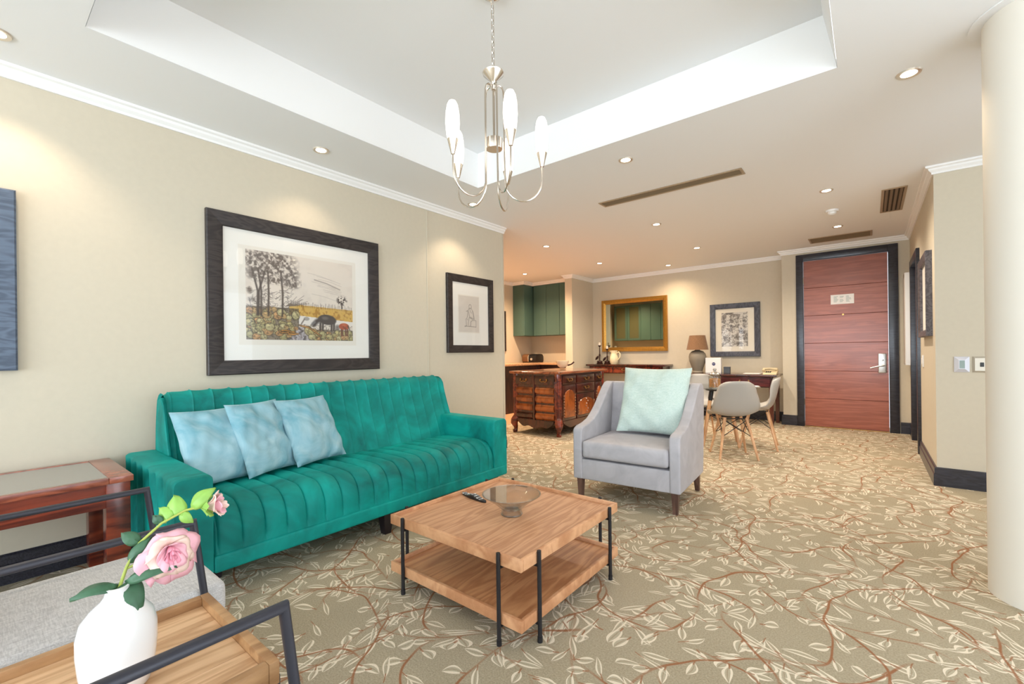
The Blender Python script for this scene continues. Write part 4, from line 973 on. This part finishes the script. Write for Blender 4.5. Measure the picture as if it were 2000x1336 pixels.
obj('logo_bar', B().box(-2.003, -1.967, 7.6865, 7.688, DZ+.148, DZ+.153), PAPER, t, smooth=0)
t = thing('dark_desk_box', 'small slate grey box standing on the desk near the white box', 'box', (-1.79, 7.73, DZ))
obj('case', B().box(-1.84, -1.745, 7.70, 7.76, DZ, DZ+.105, .004, 1), SLATE, t); obj('lid_line', B().box(-1.842, -1.743, 7.698, 7.762, DZ+.09, DZ+.093), PLASTK, t, smooth=0)
t = thing('telephone', 'ivory desk telephone with handset at the right end of the desk', 'telephone', (-1.17, 7.66, DZ))
obj('body', B().prism([(7.56, DZ), (7.76, DZ), (7.76, DZ+.06), (7.58, DZ+.025)], 0, -1.26, -1.08, .006, 2), IVORY, t)
obj('handset', B().tube([(-1.255, 7.60, DZ+.05), (-1.25, 7.63, DZ+.075), (-1.17, 7.67, DZ+.085), (-1.10, 7.70, DZ+.075), (-1.09, 7.72, DZ+.055)], [.022, .02, .014, .02, .022], 10), IVORY, t)
kp = B()
for i in range(3):
    for j in range(4): kp.box(-1.225+i*.025, -1.21+i*.025, 7.585+j*.02, 7.598+j*.02, DZ+.028+j*.004, DZ+.035+j*.004)
obj('keypad', kp, PLASTK, t, smooth=0)
t = thing('paper_folder', 'thin pale folder lying flat on the desk beside the telephone', 'folder', (-1.40, 7.6, DZ))
obj('cover', B().box(-1.52, -1.29, 7.50, 7.72, DZ, DZ+.008, .002, 1), plain('folder_card', lin(188, 170, 150), .6), t); obj('pages', B().box(-1.515, -1.295, 7.505, 7.715, DZ+.008, DZ+.012), PAPER, t)

# ================================================================== dining set
TCX, TCY, TZ = -1.42, 5.76, .70
t = thing('dining_table', 'round glass dining table with beech legs and black wire bracing', 'dining table', (TCX, TCY, 0))
obj('glass_top', B().lathe([(0, TZ-.01), (.43, TZ-.01), (.434, TZ-.005), (.43, TZ), (0, TZ)], 56, (TCX, TCY, 0)), GLASS, t)
obj('hub', B().lathe([(0, TZ-.05), (.16, TZ-.05), (.17, TZ-.03), (.17, TZ-.0105), (0, TZ-.0105)], 32, (TCX, TCY, 0)), PLASTK, t)
LG = []
for q in range(4):
    a = math.radians(-29+90*q); A = (TCX+.13*math.cos(a), TCY+.13*math.sin(a), TZ-.05); Z = (TCX+.27*math.cos(a), TCY+.27*math.sin(a), 0); LG.append((A, Z))
    lg = obj('leg', B().tube([A, Z], [.02, .013], 12), BEECH, t); obj('bracket', B().tube([A, Vector(A).lerp(Vector(Z), .18)], .023, 10), PLASTK, lg)
for q in range(4):
    A, Z = LG[q]; A2, Z2 = LG[(q+1) % 4]
    for u, v in ((.12, .5), (.5, .12)): obj('wire', B().tube([Vector(A).lerp(Vector(Z), u), Vector(A2).lerp(Vector(Z2), v)], .004, 6), IRON, t)
def dining_chair(label, x, y, rz):
    t = thing('dining_chair', label, 'chair', (x, y, 0), rz, 'grey moulded dining chairs')
    pr = resample([(-.235, .815), (-.222, .74), (-.205, .66), (-.187, .58), (-.16, .505), (-.115, .455), (-.05, .435), (.03, .433), (.11, .438), (.17, .44), (.205, .425)], 22)
    wd = [(0, .135), (.06, .175), (.15, .2), (.3, .222), (.45, .236), (.6, .238), (.8, .232), (.93, .215), (1, .19)]
    def W_(s): return np.interp(s, [a for a, _ in wd], [b for _, b in wd])
    n = 16
    def f(i, j):
        s = i/22; u = 2*j/n-1; w = W_(s); back = max(0, min(1, (.55-s)/.35)); e = abs(u)**2.4
        fwd = .075*back+.02*(1-back); lift = .055*(1-back)*(1-max(0, (s-.75)/.25))+.02*math.sin(PI*min(1, s*1.7))
        if s > .9: lift *= (1-s)/.1
        corner = -.022*abs(u)**4*max(0, 1-s/.08)
        p = pr[i]; return (u*w*(1-.05*e*back), p.x+fwd*e, p.y+lift*e+corner)
    obj('shell', B().grid(f, 22, n), SHELLG, t, world=False, smooth=80, solid=.007)
    F_ = {}
    for sx in (-1, 1):
        for sy in (-1, 1):
            A = (sx*.105, sy*.09-.01, .425); Z = (sx*.185, sy*.19-.01, 0); F_[sx, sy] = (Vector(A), Vector(Z))
            obj('leg', B().tube([A, Z], [.0155, .0105], 10), BEECH, t, world=False)
    fr = B()
    for a, b in (((-1, -1), (1, -1)), ((-1, 1), (1, 1)), ((-1, -1), (-1, 1)), ((1, -1), (1, 1))):
        fr.tube([F_[a][0].lerp(F_[a][1], .05), F_[b][0].lerp(F_[b][1], .45)], .004, 6); fr.tube([F_[b][0].lerp(F_[b][1], .05), F_[a][0].lerp(F_[a][1], .45)], .004, 6)
    fr.tube([(-.1, .08, .415), (.1, .08, .415)], .006, 6); fr.tube([(-.1, -.1, .415), (.1, -.1, .415)], .006, 6)
    obj('wire_brace', fr, IRON, t, world=False)
    return t
dining_chair('grey moulded dining chair seen from behind, nearest to the camera', -1.15, 5.165, math.radians(29))
dining_chair('grey moulded dining chair facing left on the door side of the table', -1.03, 5.83, math.radians(98))
dining_chair('grey moulded dining chair beyond the glass table, closest to the lamp', -1.72, 6.16, math.radians(211))
dining_chair('grey moulded dining chair mostly hidden behind the armchair', -1.86, 5.55, math.radians(-72))
jx, jy = -1.392, 5.43
t = thing('storage_jar', 'glass jar of amber biscuits with metal lid on the dining table', 'jar', (jx, jy, TZ))
obj('glass', B().lathe([(0, 0), (.062, 0), (.066, .01), (.066, .13), (.05, .15), (.05, .155), (.062, .13), (.062, .012), (0, .008)], 32, (jx, jy, TZ)), GLASS, t)
obj('contents', B().lathe([(0, .01), (.06, .012), (.06, .105), (.03, .115), (0, .118)], 24, (jx, jy, TZ)), AMBER, t)
obj('lid', B().lathe([(0, .15), (.052, .15), (.054, .165), (.04, .18), (.015, .19), (.012, .2), (.02, .21), (.016, .225), (0, .228)], 28, (jx, jy, TZ)), SILVER, t)
single('saucer', B().lathe([(0, 0), (.05, 0), (.08, .012), (.078, .015), (.05, .006), (0, .005)], 32, (-1.075, 5.77, TZ)), CERAM, 'white saucer on the glass dining table by the right chair', 'saucer', (-1.075, 5.77, TZ))

# ================================================================== wooden side table with glass inset (far left)
SZ = .565
t = thing('side_table', 'mahogany side table with grey glass inset beside the sofa', 'side table', (-3.08, .1, 0))
fr = B(); sx0, sx1, sy0, sy1 = -3.372, -2.79, -.35, .515
for r in ((sx0, sx1, sy1-.09, sy1), (sx0, sx1, sy0, sy0+.09), (sx0, sx0+.035, sy0+.09, sy1-.09), (sx1-.035, sx1, sy0+.09, sy1-.09)): fr.box(*r, SZ-.03, SZ, .004, 2)
obj('top_frame', fr, wood('side_table_top', lin(126, 60, 44), lin(170, 92, 66), (6, 3, 6), .25, coat=.5), t)
obj('glass_inset', B().box(sx0+.035, sx1-.035, sy0+.09, sy1-.09, SZ-.02, SZ-.003), plain('grey_back_glass', lin(150, 148, 142), .06, spec=.6), t, smooth=0)
ap = B(); ap.box(sx1-.05, sx1-.025, sy0+.05, sy1-.05, SZ-.145, SZ-.03); ap.box(sx0+.02, sx0+.045, sy0+.05, sy1-.05, SZ-.145, SZ-.03); ap.box(sx0+.045, sx1-.05, sy1-.045, sy1-.02, SZ-.145, SZ-.03); ap.box(sx0+.045, sx1-.05, sy0+.02, sy0+.045, SZ-.145, SZ-.03)
obj('apron', ap, MAHOG, t, smooth=0)
for x in (sx0+.05, sx1-.055):
    for y in (sy0+.055, sy1-.055): obj('leg', B().box(x-.04, x+.04, y-.045, y+.045, 0, SZ-.03, .005, 2), MAHOG, t)

# ================================================================== metal armchairs (arm frames) and tray table in the foreground
def metal_chair(label, xa, xb, y1):
    """faces +Y; arms at xa and xb, front top of the arms at y1"""
    t = thing('metal_frame_chair', label, 'chair', ((xa+xb)/2, y1-.3, 0), 0, 'black tube armchairs in the foreground'); za = .62; r = .0105; ln = .017
    for x in (xa, xb):
        obj('arm_frame', B().tube([(x, y1+.085, 0), (x, y1+.04, .28), (x, y1, za), (x, y1-.62, za), (x, y1-.68, 0)], r, 12), TUBEK, t)
    sf = B()
    for y in (y1+.04, y1-.6): sf.tube([(xa, y, .27), (xb, y, .27)], r, 10)
    for x in (xa+.02, xb-.02): sf.tube([(x, y1+.04, .27), (x, y1-.6, .27)], r, 10)
    obj('seat_frame', sf, TUBEK, t)
    obj('seat_cushion', cush(xa+.035, xb-.01, y1-.60, y1+.095, .282, .405, .012, .03), LINEN, t, smooth=70)
    obj('back_frame', B().tube([(xa, y1-.62, .62), (xa, y1-.70, .84), (xb, y1-.70, .84), (xb, y1-.62, .62)], r, 10), TUBEK, t)
    obj('back_cushion', B().box(xa+.03, xb-.03, y1-.70, y1-.58, .42, .82, .04, 4), LINEN, t)
    return t
metal_chair('black tube armchair with grey linen seat cushion behind the tray table', -2.18, -1.628, .44)
metal_chair('black tube armchair mostly cut off by the bottom edge, only its arm showing', -.933, -.38, .405)
TRZ = .44
t = thing('tray_table', 'small wooden tray table holding the white vase', 'tray table', (-1.24, .12, 0))
rx0, rx1, ry0, ry1 = -1.47, -1.018, -.22, .432; w = .022
pn = obj('tray_base', B().box(rx0+w, rx1-w, ry0+w, ry1-w, TRZ-.02, TRZ-.012), TEAKR, t, smooth=0)
for k in range(4):
    a0 = rx0+w+(rx1-rx0-2*w)*k/4; a1 = rx0+w+(rx1-rx0-2*w)*(k+1)/4
    obj('plank', B().box(a0+.0008, a1-.0008, ry0+w, ry1-w, TRZ-.012, TRZ, .001, 1), TEAK, pn)
for r in ((rx0, rx1, ry1-w, ry1), (rx0, rx1, ry0, ry0+w), (rx0, rx0+w, ry0+w, ry1-w), (rx1-w, rx1, ry0+w, ry1-w)): obj('rim', B().box(*r, TRZ-.03, TRZ+.022, .003, 2), TEAKR, t)
for x in (rx0+.03, rx1-.03):
    for y in (ry0+.03, ry1+.004): obj('leg', B().tube([(x, y, 0), (x, y, TRZ-.03)], .009, 10), TUBEK, t)

# ------------------------------------------------------------------ vase and rose
vx, vy, vz = -1.232, .198, TRZ
single('vase', B().lathe([(0, 0), (.046, 0), (.053, .006), (.062, .05), (.0655, .09), (.0655, .122), (.059, .150), (.044, .170), (.027, .186), (.021, .196), (.0195, .205), (.0215, .213), (.017, .213), (.015, .2), (.017, .192), (.025, .182), (.042, .166), (.056, .148), (.062, .12), (.06, .05), (.046, .012), (0, .012)], 48, (vx, vy, vz)), CERAM,
       'white ceramic bottle vase holding a pink rose', 'vase', (vx, vy, vz), smooth=60)
fr_ = thing('rose_branch', 'artificial pink rose branch with bud and green leaves in the vase', 'flower', (vx, vy, vz+.21))
stem = obj('stem', B().tube([(vx, vy, vz+.03), (vx+.001, vy+.001, vz+.2), (-1.238, .215, .685), (-1.246, .238, .725), (-1.235, .275, .76), (-1.215, .315, .782), (-1.203, .338, .785)], [.0035, .0035, .003, .003, .0028, .0026, .0026], 8), STEMG, fr_)
obj('twig', B().tube([(-1.24, .213, .68), (-1.225, .245, .692), (-1.21, .26, .698)], .0028, 8), STEMG, fr_)
def leaf(base, tip, wd, nrm, m, curl=.15, heart=False):
    a, b = Vector(base), Vector(tip); d = b-a; L = d.length; d.normalize(); n = Vector(nrm).normalized(); s = d.cross(n).normalized(); n = s.cross(d)
    def f(i, j):
        u = i/10; v = 2*j/6-1; w = wd*(math.sin(PI*u**.75)**.8 if not heart else math.sin(PI*min(1, u*.93+.07)**.6)**.6)
        p = a+d*L*u+s*v*w+n*(L*curl*math.sin(PI*u)-wd*.35*abs(v)+.0015*math.sin(v*9+u*7)); return tuple(p)
    obj('leaf', B().grid(f, 10, 6), m, fr_, smooth=80, solid=.0008)
TOC = Vector((.75, -.35, .55))          # roughly towards the room
leaf((-1.233, .2, .655), (-1.243, .128, .652), .019, (.3, -.1, 1), LEAFG)
leaf((-1.228, .202, .652), (-1.19, .225, .60), .030, (1, -.35, .6), LEAFG, .1, True)
leaf((-1.232, .21, .658), (-1.19, .29, .672), .018, (.5, -.4, 1), LEAFG)
leaf((-1.238, .218, .69), (-1.24, .258, .735), .014, (.8, -.4, .2), LEAFG)
leaf((-1.246, .238, .725), (-1.272, .212, .75), .014, (.6, -.5, .8), LEAFG)
leaf((-1.222, .298, .775), (-1.245, .30, .815), .021, (.8, -.6, .1), LEAFL, .05, True)
leaf((-1.228, .285, .768), (-1.258, .275, .79), .016, (.8, -.6, .1), LEAFL, .05, True)
leaf((-1.212, .322, .784), (-1.195, .366, .825), .018, (.6, -.6, .5), LEAFL)
leaf((-1.235, .275, .76), (-1.252, .262, .777), .010, (.8, -.6, .2), LEAFG)
leaf((-1.22, .305, .778), (-1.205, .325, .752), .012, (.8, -.6, .2), LEAFL)
def petals(center, axis, R, layers, mats, seed, stretch=1., sag=0):
    r = random.Random(seed); ax = Vector(axis).normalized(); u0 = ax.orthogonal().normalized(); v0 = ax.cross(u0); c = Vector(center)
    for (n, rad, hgt, flare, wide), m in zip(layers, mats):
        ph = r.random()*6
        for k in range(n):
            a0 = ph+2*PI*k/n+r.uniform(-.2, .2); rr = rad*r.uniform(.88, 1.12); hh = hgt*r.uniform(.85, 1.12); fl_ = flare*r.uniform(.8, 1.25); tw = r.uniform(0, 6)
            def f(i, j, a0=a0, rr=rr, hh=hh, fl_=fl_, tw=tw):
                s = i/8; q = 2*j/8-1; wv = math.sin(PI*(.18+.82*s)**.8*.62)**.7; ang = a0+q*wide*wv
                rad_ = R*(rr*math.sin(PI/2*min(1, s*1.25))**.8*(.35+.65*s)+fl_*s**3*(1+.25*math.sin(q*4+tw)))
                z = R*(hh*(s**.8)-fl_*.7*s**4-.12*hh*q*q*s+.05*math.sin(q*5+tw)*s)
                return tuple(c+(u0*math.cos(ang)+v0*math.sin(ang))*rad_+ax*(z*stretch)-Vector((0, 0, sag*R*s*s)))
            obj('petal', B().grid(f, 8, 8), m, fr_, smooth=80, solid=.0007)
petals((-1.222, .282, .708), (.75, .1, .12), .040, [(6, .95, .35, .5, .75), (6, .72, .62, .38, .75), (5, .5, .8, .22, .8), (4, .3, .85, .1, .9), (3, .14, .85, .02, 1.1)], [PETAL, PETALC, PETAL, PETALD, PETALD], 4, 1.1, .55)
petals((-1.203, .338, .784), (.45, .75, .05), .036, [(5, .55, 1.3, .25, .8), (4, .44, 1.5, .18, .9), (3, .25, 1.55, .05, 1.1)], [PETALC, PETAL, PETALC], 9)
petals((-1.204, .336, .784), (.45, .75, .05), .036, [(5, .58, .8, .1, .45)], [LEAFL], 11)
